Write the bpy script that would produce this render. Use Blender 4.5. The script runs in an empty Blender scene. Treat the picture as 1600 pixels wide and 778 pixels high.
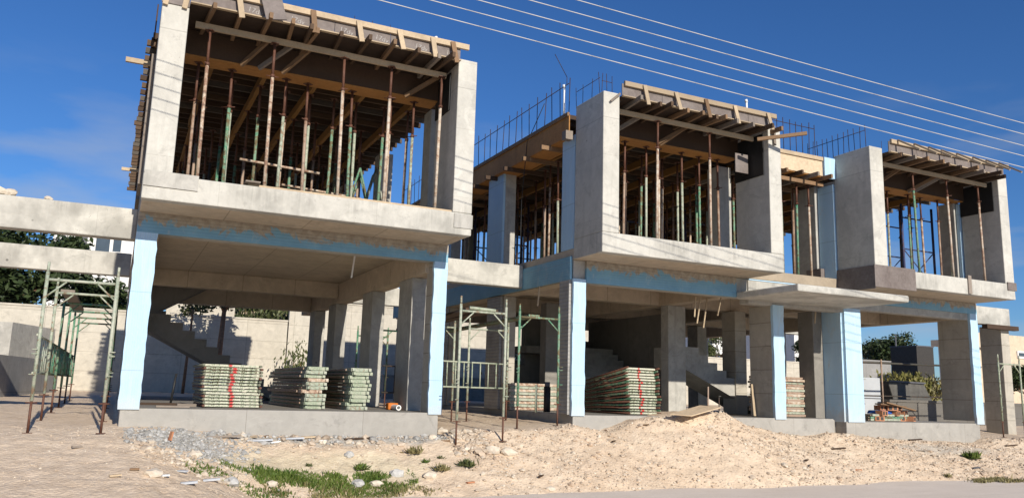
import bpy, math, random
import numpy as np
from mathutils import Vector, Matrix, Quaternion, noise as mn

random.seed(7)
rng = np.random.default_rng(7)
S = bpy.context.scene
COL = S.collection

# ------------------------------------------------------------------ camera, sky, sun, exposure
F_PX = 1263.35
YAW, PITCH, ROLL = 0.4481, 0.1742, 0.0285
CAM = Vector((0, 0, 0.4044))
_f0 = Vector((math.sin(YAW), math.cos(YAW), 0)); _r0 = Vector((math.cos(YAW), -math.sin(YAW), 0)); _u0 = Vector((0, 0, 1))
_d = _f0 * math.cos(PITCH) + _u0 * math.sin(PITCH)
_u = _u0 * math.cos(PITCH) - _f0 * math.sin(PITCH)
CR = _r0 * math.cos(ROLL) + _u * math.sin(ROLL)
CU = _u * math.cos(ROLL) - _r0 * math.sin(ROLL)
CD = _d
cd = bpy.data.cameras.new('camera')
cam = bpy.data.objects.new('camera', cd); COL.objects.link(cam)
cd.sensor_width = 36; cd.sensor_fit = 'HORIZONTAL'; cd.lens = F_PX / 1600 * 36
cd.clip_start = 0.05; cd.clip_end = 3000
M4 = Matrix((CR, CU, -CD)).transposed().to_4x4(); M4.translation = CAM
cam.matrix_world = M4
S.camera = cam
def ray(px, py):
    return CD + CR * ((px - 800) / F_PX) - CU * ((py - 389) / F_PX)
def at(px, py, Y):
    d = ray(px, py); return CAM + d * ((Y - CAM.y) / d.y)

SUN = Vector((0.045, -1.0, 0.43)).normalized()
EL = math.asin(SUN.z)
W = bpy.data.worlds.new('World'); S.world = W; W.use_nodes = True
wn = W.node_tree; wn.nodes.clear()
sky = wn.nodes.new('ShaderNodeTexSky'); sky.sky_type = 'NISHITA'; sky.sun_disc = False
sky.sun_elevation = EL; sky.sun_rotation = math.radians(180) - math.atan2(SUN.x, -SUN.y)
sky.air_density = 1.0; sky.dust_density = 0.05; sky.ozone_density = 4.5; sky.altitude = 100
bg = wn.nodes.new('ShaderNodeBackground'); bg.inputs['Strength'].default_value = 0.074
wo = wn.nodes.new('ShaderNodeOutputWorld')
tc = wn.nodes.new('ShaderNodeTexCoord'); mp = wn.nodes.new('ShaderNodeMapping'); mp.inputs['Scale'].default_value = (3, 3, 11)
nz = wn.nodes.new('ShaderNodeTexNoise'); nz.inputs['Scale'].default_value = 1.6; nz.inputs['Detail'].default_value = 7
rp = wn.nodes.new('ShaderNodeValToRGB'); rp.color_ramp.elements[0].position = .52; rp.color_ramp.elements[1].position = .74
rp.color_ramp.elements[1].color = (.55, .55, .55, 1)
mx = wn.nodes.new('ShaderNodeMixRGB'); mx.inputs['Color2'].default_value = (5.2, 5.6, 6.2, 1)
sp = wn.nodes.new('ShaderNodeSeparateXYZ'); mr = wn.nodes.new('ShaderNodeMapRange')
mr.inputs['From Min'].default_value = .36; mr.inputs['From Max'].default_value = .2
mu = wn.nodes.new('ShaderNodeMath'); mu.operation = 'MULTIPLY'
L = wn.links.new
L(tc.outputs['Generated'], mp.inputs['Vector']); L(mp.outputs[0], nz.inputs['Vector']); L(nz.outputs['Fac'], rp.inputs[0])
L(tc.outputs['Generated'], sp.inputs[0]); L(sp.outputs['Z'], mr.inputs['Value'])
L(rp.outputs[0], mu.inputs[0]); L(mr.outputs[0], mu.inputs[1]); L(mu.outputs[0], mx.inputs['Fac'])
hsv = wn.nodes.new('ShaderNodeHueSaturation'); hsv.inputs['Saturation'].default_value = 1.1
tint = wn.nodes.new('ShaderNodeMixRGB'); tint.blend_type = 'MULTIPLY'; tint.inputs['Fac'].default_value = 1; tint.inputs['Color2'].default_value = (.72, .94, 1.24, 1)
L(sky.outputs[0], hsv.inputs['Color']); L(hsv.outputs[0], tint.inputs['Color1']); L(tint.outputs[0], mx.inputs['Color1']); L(mx.outputs[0], bg.inputs['Color']); L(bg.outputs[0], wo.inputs['Surface'])

sl = bpy.data.lights.new('sun', 'SUN'); sl.energy = 4.8; sl.angle = math.radians(.53); sl.color = (1, .925, .81)
so = bpy.data.objects.new('sun', sl); COL.objects.link(so)
so.rotation_euler = SUN.to_track_quat('Z', 'Y').to_euler(); so.location = (2, -20, 20)
S.view_settings.view_transform = 'Standard'; S.view_settings.look = 'None'
S.view_settings.exposure = 0.22; S.view_settings.gamma = 1; S.view_settings.use_curve_mapping = False
S.render.engine = 'CYCLES'
S.cycles.max_bounces = 6; S.cycles.diffuse_bounces = 4; S.cycles.glossy_bounces = 2

# ------------------------------------------------------------------ materials
class NT:
    def __init__(s, name, rough=.85, metal=0.0):
        s.m = bpy.data.materials.new(name); s.m.use_nodes = True; s.t = s.m.node_tree
        s.b = s.t.nodes['Principled BSDF']; s.b.inputs['Roughness'].default_value = rough; s.b.inputs['Metallic'].default_value = metal
        s.b.inputs['Specular IOR Level'].default_value = .3
        s.tc = s.n('TexCoord')
        s.v = s.tc.outputs['Object']
    def n(s, t, **kw):
        x = s.t.nodes.new('ShaderNode' + t)
        for k, v in kw.items(): setattr(x, k, v)
        return x
    def l(s, a, b): s.t.links.new(a, b)
    def mapping(s, scale, loc=(0, 0, 0), vec=None):
        x = s.n('Mapping'); x.inputs['Scale'].default_value = scale; x.inputs['Location'].default_value = loc
        s.l(vec or s.v, x.inputs[0]); return x.outputs[0]
    def noise(s, scale, detail=5, rough=.6, vec=None, dist=0):
        x = s.n('TexNoise'); x.inputs['Scale'].default_value = scale; x.inputs['Detail'].default_value = detail
        x.inputs['Roughness'].default_value = rough; x.inputs['Distortion'].default_value = dist
        s.l(vec or s.v, x.inputs['Vector']); return x.outputs['Fac']
    def vor(s, scale, vec=None, feature='F1', out='Distance'):
        x = s.n('TexVoronoi', feature=feature); x.inputs['Scale'].default_value = scale
        s.l(vec or s.v, x.inputs['Vector']); return x.outputs[out]
    def ramp(s, fac, stops, interp='LINEAR'):
        x = s.n('ValToRGB'); cr = x.color_ramp; cr.interpolation = interp
        while len(cr.elements) < len(stops): cr.elements.new(.5)
        for e, (p, c) in zip(cr.elements, stops):
            e.position = p; e.color = (c, c, c, 1) if isinstance(c, (int, float)) else (*c, 1)
        s.l(fac, x.inputs[0]); return x.outputs[0]
    def mix(s, fac, a, b, mode='MIX'):
        x = s.n('MixRGB', blend_type=mode)
        for i, q in zip(('Fac', 'Color1', 'Color2'), (fac, a, b)):
            if isinstance(q, (int, float)): x.inputs[i].default_value = q if i == 'Fac' else (q, q, q, 1)
            elif isinstance(q, tuple): x.inputs[i].default_value = (*q, 1)
            else: s.l(q, x.inputs[i])
        return x.outputs[0]
    def math(s, op, a, b=None):
        x = s.n('Math', operation=op)
        for i, q in enumerate((a, b)):
            if q is None: continue
            if isinstance(q, (int, float)): x.inputs[i].default_value = q
            else: s.l(q, x.inputs[i])
        return x.outputs[0]
    def xyz(s, vec=None):
        x = s.n('SeparateXYZ'); s.l(vec or s.v, x.inputs[0]); return x.outputs
    def comb(s, x=None, y=None, z=None):
        c = s.n('CombineXYZ')
        for i, q in enumerate((x, y, z)):
            if q is not None: s.l(q, c.inputs[i])
        return c.outputs[0]
    def color(s, c):
        if isinstance(c, tuple): s.b.inputs['Base Color'].default_value = (*c, 1)
        else: s.l(c, s.b.inputs['Base Color'])
    def bump(s, h, strength=.4, dist=.01):
        x = s.n('Bump'); x.inputs['Strength'].default_value = strength; x.inputs['Distance'].default_value = dist
        s.l(h, x.inputs['Height']); s.l(x.outputs[0], s.b.inputs['Normal'])
    def rand(s): return s.n('ObjectInfo').outputs['Random']
    def island(s): return s.n('NewGeometry').outputs['Random Per Island']

def sc(c, k): return tuple(min(1, x * k) for x in c)

def concrete(name, c, patch=.18, holes=True, drips=.25, seams=None, pits=.5, mottle=.35, line=None):
    m = NT(name, .88)
    n1 = m.noise(.9, 7, .62); n2 = m.noise(9, 6, .65)
    col = m.ramp(n1, [(.32, sc(c, 1 - patch)), (.55, c), (.72, sc(c, 1.08))])
    col = m.mix(.25, col, m.ramp(n2, [(.3, sc(c, .72)), (.7, sc(c, 1.15))]))
    st = m.noise(1, 5, .6, m.mapping((5.5, 5.5, .45)))
    col = m.mix(m.math('MULTIPLY', m.ramp(st, [(.56, 0.), (.74, 1.)]), drips), col, sc(c, .45))
    stain = m.noise(2.3, 8, .72, m.mapping((1, 1, 1.3), (3, 1, 7)), .8)
    col = m.mix(m.math('MULTIPLY', m.ramp(stain, [(.575, 0.), (.63, 1.)]), .42), col, sc(c, .58))
    mott = m.noise(3.4, 9, .74, m.mapping((1, 1, .8), (2, 6, 3)), .5)
    col = m.mix(m.math('MULTIPLY', m.ramp(mott, [(.42, 0.), (.68, 1.)]), mottle), col, sc(c, .6))
    pale = m.noise(1.3, 8, .7, m.mapping((1, 1, 1.4), (7, 1, 9)), 1.0)
    col = m.mix(m.math('MULTIPLY', m.ramp(pale, [(.55, 0.), (.62, 1.)]), .35), col, sc(c, 1.22))
    if line:
        zz = m.xyz()[2]
        lw = m.math('ABSOLUTE', m.math('SUBTRACT', m.math('ADD', zz, m.math('MULTIPLY', m.math('SUBTRACT', m.noise(2.5, 3), .5), .02)), line))
        col = m.mix(m.math('MULTIPLY', m.ramp(lw, [(.004, 1.), (.012, 0.)]), .5), col, sc(c, .45))
        low = m.math('MULTIPLY', m.ramp(zz, [(.30, 1.), (.42, 0.)]), 0.)
        dr = m.noise(1, 6, .7, m.mapping((14, 14, .8)))
        zb = m.math('ADD', zz, m.math('MULTIPLY', m.math('SUBTRACT', dr, .5), 1.6))
        dm_ = m.n('MapRange'); dm_.inputs['From Min'].default_value = 3.55; dm_.inputs['From Max'].default_value = 3.05; m.l(zb, dm_.inputs['Value'])
        patchy = m.ramp(m.noise(1.1, 4, .6, m.mapping((1, 1, 1), (1, 3, 2))), [(.47, 0.), (.6, 1.)])
        col = m.mix(m.math('MULTIPLY', m.math('MULTIPLY', dm_.outputs[0], patchy), .55), col, sc(c, .42))
    pit = m.ramp(m.vor(17), [(.07, 1.), (.13, 0.)])
    pm = m.ramp(m.noise(1.7, 4, .6, m.mapping((1, 1, 1), (9, 9, 1))), [(.45, 0.), (.62, 1.)])
    col = m.mix(m.math('MULTIPLY', m.math('MULTIPLY', pit, pm), pits), col, sc(c, .3))
    if holes:
        h = m.ramp(m.vor(1.35, m.mapping((1, 1, 1), (.3, .2, .6))), [(.030, 1.), (.042, 0.)])
        col = m.mix(m.math('MULTIPLY', h, .85), col, sc(c, .22))
    if seams:
        br = m.n('TexBrick'); br.offset = 0
        br.inputs['Scale'].default_value = 1; br.inputs['Brick Width'].default_value = seams[0]; br.inputs['Row Height'].default_value = seams[1]
        br.inputs['Mortar Size'].default_value = seams[2]; br.inputs['Mortar Smooth'].default_value = .4
        br.inputs['Color1'].default_value = (1, 1, 1, 1); br.inputs['Color2'].default_value = (.90, .885, .865, 1); br.inputs['Mortar'].default_value = (.45, .43, .4, 1)
        x, y, z = m.xyz()
        if seams[3] == 'xy': m.l(m.v, br.inputs['Vector'])
        else: m.l(m.comb(m.math('ADD', x, y), z), br.inputs['Vector'])
        col = m.mix(.6 if seams[2] > .005 else .4, col, br.outputs['Color'], 'MULTIPLY')
    m.color(col)
    m.bump(m.mix(.5, n2, m.noise(45, 4)), .35, .012)
    return m.m

def timber(name, c, dark=.55, rough=.75):
    m = NT(name, rough)
    r = m.rand()
    g = m.noise(1, 6, .65, m.mapping((26, 26, 26)))
    lines = m.noise(1, 4, .6, m.mapping((3, 60, 60)), 1.5)
    lines2 = m.noise(1, 4, .6, m.mapping((60, 3, 60)), 1.5)
    col = m.mix(m.mix(.5, lines, lines2), sc(c, dark), sc(c, 1.2))
    col = m.mix(.35, col, m.ramp(g, [(.35, sc(c, .6)), (.7, sc(c, 1.15))]))
    blot = m.ramp(m.noise(2.3, 5), [(.5, 0.), (.7, .5)])
    col = m.mix(blot, col, sc(c, .5))
    col = m.mix(m.math('MULTIPLY', m.math('ABSOLUTE', m.math('SUBTRACT', r, .35)), 1.1), col, sc(c, .45))
    m.color(col); m.bump(lines, .3, .004)
    return m.m

def plywood(name, c, c2, marks=.3):
    m = NT(name, .7)
    n1 = m.noise(1.7, 7, .7); n2 = m.noise(14, 5)
    col = m.ramp(n1, [(.35, c2), (.62, c)])
    col = m.mix(.3, col, m.ramp(n2, [(.3, sc(c, .5)), (.7, sc(c, 1.3))]))
    sm = m.ramp(m.noise(4, 9, .8, m.mapping((1, 1, 2.5)), 2.0), [(.62, 0.), (.67, 1.)])
    col = m.mix(m.math('MULTIPLY', sm, marks), col, (.55, .52, .5))
    m.color(col); m.bump(n2, .2, .005)
    return m.m

def paint_metal(name, paint, chip, rust, amount=.5, scale=9, rough=.6):
    m = NT(name, rough)
    n = m.noise(scale, 7, .75, None, .6); r = m.rand()
    n_ = m.math('ADD', n, m.math('MULTIPLY', m.math('SUBTRACT', r, .5), .10))
    a = .62 - .28 * amount
    col = m.ramp(n_, [(a - .04, rust), (a, chip), (a + .05, chip), (a + .1, paint)])
    col = m.mix(.25, col, m.ramp(m.noise(40, 3), [(.3, sc(paint, .5)), (.7, sc(paint, 1.25))]))
    m.color(col); m.bump(n, .25, .003)
    return m.m

MAT = {}
MAT['concrete_pale'] = concrete('concrete_pale', (.53, .515, .465), .15, True, .3, (2.44, 1.22, .004, 'z'), .8, .42, 5.62)
MAT['concrete_grey'] = concrete('concrete_grey', (.44, .425, .385), .18, True, .5, None, .6, .75)
MAT['concrete_column'] = concrete('concrete_column', (.45, .415, .35), .22, False, .4, (9, .52, .012, 'z'))
MAT['concrete_plinth'] = concrete('concrete_plinth', (.36, .345, .315), .08, False, .2, (1.9, 5, .006, 'z'), .25, .25)
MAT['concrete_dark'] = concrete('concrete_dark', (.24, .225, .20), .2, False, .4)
MAT['soffit'] = concrete('soffit', (.55, .46, .35), .12, False, .05, (1.25, 2.44, .012, 'xy'), .2, .5)
MAT['block_wall'] = concrete('block_wall', (.54, .50, .42), .12, False, .15, (2.4, .72, .012, 'z'))
MAT['grey_wall'] = concrete('grey_wall', (.30, .295, .285), .12, False, .2, (2.2, 5, .012, 'z'))
MAT['shaded_wall'] = concrete('shaded_wall', (.15, .14, .125), .12, False, .2, (2.2, .9, .01, 'z'))  # low wall's shaded look is put into this dark base colour
MAT['render_white'] = concrete('render_white', (.74, .73, .70), .05, False, .08)
MAT['render_beige'] = concrete('render_beige', (.60, .49, .36), .05, False, .08)

def foam(name, axis, cement=None):
    m = NT(name, .8)
    x, y, z = m.xyz()
    t = z if axis == 'h' else m.math('ADD', x, y)
    w = m.n('TexWave', wave_type='BANDS', bands_direction='X'); w.inputs['Scale'].default_value = 9 if axis == 'v' else 6
    m.l(m.comb(t), w.inputs['Vector'])
    c = (.40, .59, .75)
    n = m.noise(2.0, 7, .7)
    col = m.ramp(n, [(.3, (.38, .56, .71)), (.6, c), (.75, (.47, .65, .79))])
    col = m.mix(m.math('MULTIPLY', m.ramp(w.outputs['Fac'], [(.0, 1.), (.25, 0.)]), .22), col, (.30, .47, .62))
    if axis == 'h': col = m.mix(.72, col, m.ramp(m.noise(1.6, 6, .7), [(.35, (.07, .22, .32)), (.65, (.14, .33, .43))]))  # shade on the beams mixed into the blue foam as dark teal
    strk = m.noise(1, 8, .75, m.mapping((7, 7, .5), (3, 3, 3)), .8)
    col = m.mix(m.math('MULTIPLY', m.ramp(strk, [(.48, 0.), (.68, 1.)]), .55 if axis == 'v' else .1), col, (.52, .67, .78) if axis == 'v' else (.35, .45, .50))
    col = m.mix(m.math('MULTIPLY', m.ramp(m.noise(.9, 6, .7, m.mapping((1, 1, .6), (5, 1, 2))), [(.45, 0.), (.7, 1.)]), .3 if axis == 'v' else .1), col, (.56, .69, .78) if axis == 'v' else (.22, .34, .42))
    dirt = m.ramp(m.noise(3.2, 8, .75, m.mapping((1, 1, .45), (4, 4, 4)), 1.2), [(.6, 0.), (.68, 1.)])
    col = m.mix(m.math('MULTIPLY', dirt, .45), col, (.50, .46, .40))
    jt = m.math('ABSOLUTE', m.math('SUBTRACT', m.math('FRACT', m.math('MULTIPLY', z, .84)), .47))
    col = m.mix(m.math('MULTIPLY', m.ramp(jt, [(.003, 1.), (.007, 0.)]), .6), col, (.22, .30, .36))
    fx = m.ramp(m.vor(4.2, m.mapping((1, 1, .8), (1, 3, 5))), [(.045, 1.), (.06, 0.)])
    col = m.mix(m.math('MULTIPLY', fx, .35), col, (.30, .33, .34))
    mud = m.math('ADD', z, m.math('MULTIPLY', m.math('SUBTRACT', m.noise(3, 7, .7), .5), 1.4))
    col = m.mix(m.math('MULTIPLY', m.ramp(mud, [(.0, 1.), (.28, 0.)]), .4), col, (.52, .44, .35))
    smear = m.ramp(m.noise(1.5, 9, .78, m.mapping((1, 1, .35), (8, 2, 1)), 1.6), [(.56, 0.), (.60, 1.)])
    col = m.mix(m.math('MULTIPLY', smear, .25), col, (.47, .49, .48))
    scr = m.ramp(m.noise(7, 9, .8, m.mapping((1, 1, .25), (2, 8, 4)), 2.5), [(.66, 0.), (.69, 1.)])
    col = m.mix(m.math('MULTIPLY', scr, .5 if axis == 'v' else .3), col, (.68, .76, .80) if axis == 'v' else (.45, .55, .58))
    if cement:
        e = m.math('ADD', z, m.math('MULTIPLY', m.math('SUBTRACT', m.noise(1.3, 12, .82, m.mapping((1, 1, 0.8), (2, 5, 1)), 1.3), .5), 1.0))
        e = m.math('ADD', e, m.math('MULTIPLY', m.math('SUBTRACT', m.noise(14, 6, .75, m.mapping((1, 1, .5))), .5), .22))
        msk = m.ramp(m.math('SUBTRACT', e, cement - .5), [(.485, 0.), (.51, 1.)])
        cem = m.ramp(m.noise(9, 6), [(.3, (.24, .20, .155)), (.7, (.44, .39, .31))])
        col = m.mix(msk, col, cem)
    rv = m.n('TexVoronoi'); rv.inputs['Scale'].default_value = 3.1; m.l(m.comb(m.math('ADD', x, y)), rv.inputs['Vector'])
    if cement:
        tick = m.math('MULTIPLY', m.ramp(rv.outputs['Distance'], [(.02, 1.), (.04, 0.)]), m.ramp(m.math('SUBTRACT', z, 2.38), [(.50, 0.), (.52, 1.)]))
        col = m.mix(tick, col, (.04, .03, .025))
    m.color(col)
    m.bump(m.mix(.4, w.outputs['Fac'], m.noise(20, 4)), .5, .01)
    return m.m
MAT['foam_v'] = foam('foam_v', 'v')
def ribbed(name, c):
    m = NT(name, .85); x, y, z = m.xyz()
    w = m.n('TexWave', wave_type='BANDS', bands_direction='X'); w.inputs['Scale'].default_value = 4.2; m.l(m.comb(z), w.inputs['Vector'])
    col = m.mix(m.math('MULTIPLY', m.ramp(w.outputs['Fac'], [(0., 1.), (.2, 0.)]), .35), m.ramp(m.noise(3, 6), [(.3, sc(c, .75)), (.7, sc(c, 1.2))]), sc(c, .35))
    m.color(col); m.bump(w.outputs['Fac'], .5, .01); return m.m
MAT['foam_grey'] = ribbed('foam_grey', (.33, .32, .30))
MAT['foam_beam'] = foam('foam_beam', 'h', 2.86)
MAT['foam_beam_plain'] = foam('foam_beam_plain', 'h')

MAT['wood'] = timber('wood', (.27, .165, .09))
MAT['wood_old'] = timber('wood_old', (.115, .07, .04))
MAT['wood_old_grey'] = timber('wood_old_grey', (.12, .10, .08))
MAT['wood_pale'] = timber('wood_pale', (.54, .42, .28), .7)
MAT['wood_dark'] = timber('wood_dark', (.085, .05, .03))
MAT['wood_yellow'] = timber('wood_yellow', (.34, .175, .05))
MAT['wood_grey'] = timber('wood_grey', (.30, .25, .205))
MAT['ply_dark'] = plywood('ply_dark', (.20, .17, .155), (.12, .095, .085), .45)
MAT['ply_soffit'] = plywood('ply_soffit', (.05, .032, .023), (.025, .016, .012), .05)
MAT['ply_orange'] = plywood('ply_orange', (.44, .21, .06), (.31, .14, .04), .02)
MAT['ply_pale'] = plywood('ply_pale', (.60, .47, .32), (.48, .37, .25), .1)
MAT['rusty'] = paint_metal('rusty', (.34, .25, .19), (.24, .14, .09), (.13, .06, .035), .75, 7)
MAT['rust_tube'] = paint_metal('rust_tube', (.13, .06, .038), (.10, .045, .03), (.09, .035, .02), .5)
MAT['rusty_pale'] = paint_metal('rusty_pale', (.52, .45, .37), (.40, .28, .19), (.20, .08, .04), .6, 8)
MAT['green_steel'] = paint_metal('green_steel', (.065, .22, .13), (.20, .30, .21), (.16, .08, .04), .45, 8)
MAT['green_pale'] = paint_metal('green_pale', (.40, .41, .33), (.26, .32, .24), (.20, .11, .06), .62, 11)
MAT['frame_chip'] = paint_metal('frame_chip', (.37, .39, .30), (.22, .29, .19), (.16, .08, .05), .75, 18)
MAT['green_dark'] = paint_metal('green_dark', (.035, .10, .055), (.12, .13, .09), (.12, .06, .035), .55, 8)
MAT['frame_old'] = paint_metal('frame_old', (.16, .16, .12), (.13, .15, .10), (.12, .06, .035), .6, 9)
MAT['blue_steel'] = paint_metal('blue_steel', (.03, .06, .20), (.05, .07, .15), (.08, .04, .03), .3)
MAT['dark_steel'] = paint_metal('dark_steel', (.06, .06, .05), (.06, .05, .04), (.08, .04, .025), .5)
MAT['rebar'] = paint_metal('rebar', (.035, .025, .02), (.05, .03, .02), (.07, .03, .02), .5)
def flat(name, c, rough=.6, var=.2, scale=6):
    m = NT(name, rough); n = m.noise(scale, 6, .65)
    m.color(m.ramp(n, [(.3, sc(c, 1 - var)), (.7, sc(c, 1 + var))])); m.bump(n, .1, .004); return m.m
MAT['white_pvc'] = flat('white_pvc', (.75, .75, .73), .4, .06)
MAT['wire'] = flat('wire', (.50, .50, .49), .5, .05)
MAT['black'] = flat('black', (.02, .02, .02), .5)
MAT['orange'] = flat('orange', (.55, .16, .02), .5)
MAT['blue_plastic'] = flat('blue_plastic', (.03, .10, .38), .4)
MAT['brick'] = flat('brick', (.42, .19, .10), .85, .3)
MAT['tank'] = flat('tank', (.42, .44, .46), .5, .08, 2)
MAT['skip'] = flat('skip', (.10, .095, .085), .7, .3)
MAT['roof_red'] = flat('roof_red', (.42, .13, .06), .8, .3)
MAT['glass'] = flat('glass', (.06, .08, .10), .12, .2, 1)
MAT['dark_red'] = flat('dark_red', (.12, .03, .02), .5, .2)
MAT['dark_box'] = flat('dark_box', (.05, .045, .04), .6)
MAT['tarp_green'] = flat('tarp_green', (.16, .25, .10), .8, .2)
MAT['bark'] = flat('bark', (.22, .13, .08), .9, .35, 12)
MAT['pale_paper'] = flat('pale_paper', (.40, .42, .45), .7, .25)
MAT['stencil'] = flat('stencil', (.34, .32, .30), .8, .35, 30)
MAT['mesh_grey'] = flat('mesh_grey', (.10, .10, .11), .6, .2)

def red_marked(name):
    m = NT(name, .65)
    n = m.noise(26, 7, .8, None, .6); r = m.rand()
    col = m.ramp(m.math('ADD', n, m.math('MULTIPLY', m.math('SUBTRACT', r, .5), .12)), [(.40, (.09, .055, .03)), (.45, (.22, .29, .19)), (.53, (.50, .49, .39))])
    x, y, z = m.xyz()
    off = m.math('ADD', x, m.math('MULTIPLY', m.math('SUBTRACT', m.noise(5, 3, .5, m.mapping((1, 1, 9), (3, 0, 0))), .5), .16))
    off = m.math('ADD', off, m.math('MULTIPLY', m.math('SUBTRACT', r, .5), .07))
    red = m.ramp(m.math('ABSOLUTE', off), [(.016, 1.), (.034, 0.)])
    col = m.mix(m.math('MULTIPLY', red, .9), col, (.50, .015, .02))
    m.color(col); m.bump(n, .2, .003); return m.m
MAT['frame_red'] = red_marked('frame_red')

def leaf(name, a, b, c):
    m = NT(name, .55)
    col = m.ramp(m.island(), [(0., a), (.55, b), (1., c)])
    m.color(m.mix(.35, col, m.ramp(m.noise(1.4, 3), [(.35, sc(a, .7)), (.65, c)])))
    return m.m
MAT['leaf_dark'] = leaf('leaf_dark', (.012, .022, .008), (.030, .050, .015), (.06, .085, .03))
MAT['leaf_olive'] = leaf('leaf_olive', (.04, .055, .02), (.08, .10, .035), (.13, .14, .05))
MAT['leaf_yellow'] = leaf('leaf_yellow', (.09, .10, .02), (.17, .16, .04), (.24, .20, .06))
MAT['grass'] = leaf('grass', (.035, .07, .010), (.075, .14, .02), (.17, .20, .045))
MAT['dry_grass'] = leaf('dry_grass', (.12, .11, .04), (.20, .18, .08), (.30, .25, .12))

def stone_mat(name, a, b, c):
    m = NT(name, .9); col = m.ramp(m.island(), [(0., a), (.6, b), (1., c)])
    n = m.noise(18, 5); m.color(m.mix(.3, col, m.ramp(n, [(.3, sc(a, .7)), (.7, c)]))); m.bump(n, .4, .01); return m.m
MAT['stones'] = stone_mat('stones', (.33, .25, .18), (.52, .42, .32), (.68, .61, .50))
MAT['clods'] = stone_mat('clods', (.42, .31, .22), (.56, .435, .325), (.64, .52, .40))
MAT['gravel'] = stone_mat('gravel', (.22, .215, .20), (.38, .37, .35), (.56, .55, .52))

def dirt():
    m = NT('dirt', .95)
    x, y, z = m.xyz()
    n1 = m.noise(.55, 7, .62); n2 = m.noise(5, 8, .72); n3 = m.noise(28, 5, .7)
    col = m.ramp(n1, [(.32, (.55, .415, .30)), (.52, (.65, .515, .39)), (.7, (.71, .59, .47))])
    col = m.mix(.45, col, m.ramp(n2, [(.3, (.43, .315, .22)), (.55, (.65, .52, .395)), (.72, (.76, .66, .54))]))
    def blob(cx, cy, rx, ry, lo, hi, k=.9):
        a = m.math('MULTIPLY', m.math('SUBTRACT', x, cx), 1 / rx); b = m.math('MULTIPLY', m.math('SUBTRACT', y, cy), 1 / ry)
        d = m.math('SQRT', m.math('ADD', m.math('MULTIPLY', a, a), m.math('MULTIPLY', b, b)))
        d = m.math('ADD', d, m.math('MULTIPLY', m.math('SUBTRACT', m.noise(1.6, 7, .7), .5), 1.3))
        return m.math('MULTIPLY', m.ramp(d, [(lo, 1.), (hi, 0.)]), k)
    trk = m.ramp(m.math('ADD', x, m.math('MULTIPLY', m.math('SUBTRACT', n1, .5), 1.5)), [(.0, 1.), (1., 0.)])
    col = m.mix(m.math('MULTIPLY', trk, .7), col, m.ramp(n2, [(.3, (.56, .43, .315)), (.6, (.76, .61, .47))]))
    col = m.mix(blob(2.9, 12.35, 2.2, .7, .6, .9, .75), col, m.ramp(n2, [(.3, (.50, .42, .29)), (.7, (.66, .58, .43))]))
    col = m.mix(blob(.95, 12.75, .8, .75, .65, .95), col, m.ramp(n2, [(.3, (.26, .26, .245)), (.7, (.45, .445, .43))]))
    col = m.mix(blob(3.4, 13.3, 2.6, .28, .6, .95, .8), col, m.ramp(n2, [(.3, (.25, .245, .23)), (.7, (.46, .45, .43))]))
    col = m.mix(blob(17.5, 12.9, 2.4, .35, .5, .9, .6), col, (.40, .385, .355))
    peb = m.ramp(m.vor(26), [(.12, 1.), (.2, 0.)]); pm = m.ramp(m.noise(2.5, 4), [(.45, 0.), (.6, 1.)])
    col = m.mix(m.math('MULTIPLY', m.math('MULTIPLY', peb, pm), .5), col, (.70, .63, .53))
    damp = m.ramp(m.noise(.9, 6, .68, m.mapping((1, 1.8, 1), (4, 2, 0)), .6), [(.53, 0.), (.68, 1.)])
    col = m.mix(m.math('MULTIPLY', damp, .25), col, (.46, .345, .24))
    col = m.mix(1, col, (1, 1.0, .965), 'MULTIPLY')
    m.color(col)
    h = m.mix(.5, n2, n3); h = m.mix(.3, h, m.vor(22))
    m.bump(h, .9, .035); return m.m
MAT['dirt'] = dirt()
def roadm():
    m = NT('road_surface', .9)
    n1 = m.noise(.8, 6, .6); n2 = m.noise(30, 5, .7)
    col = m.ramp(n1, [(.35, (.70, .60, .50)), (.65, (.78, .68, .575))])
    col = m.mix(.3, col, m.ramp(n2, [(.3, (.56, .49, .42)), (.7, (.80, .71, .62))]))
    st = m.ramp(m.noise(1, 6, .7, m.mapping((.5, 6, 1))), [(.5, 0.), (.7, 1.)])
    col = m.mix(m.math('MULTIPLY', st, .4), col, (.54, .45, .36))
    m.color(col); m.bump(n2, .3, .008); return m.m
MAT['road'] = roadm()

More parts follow.
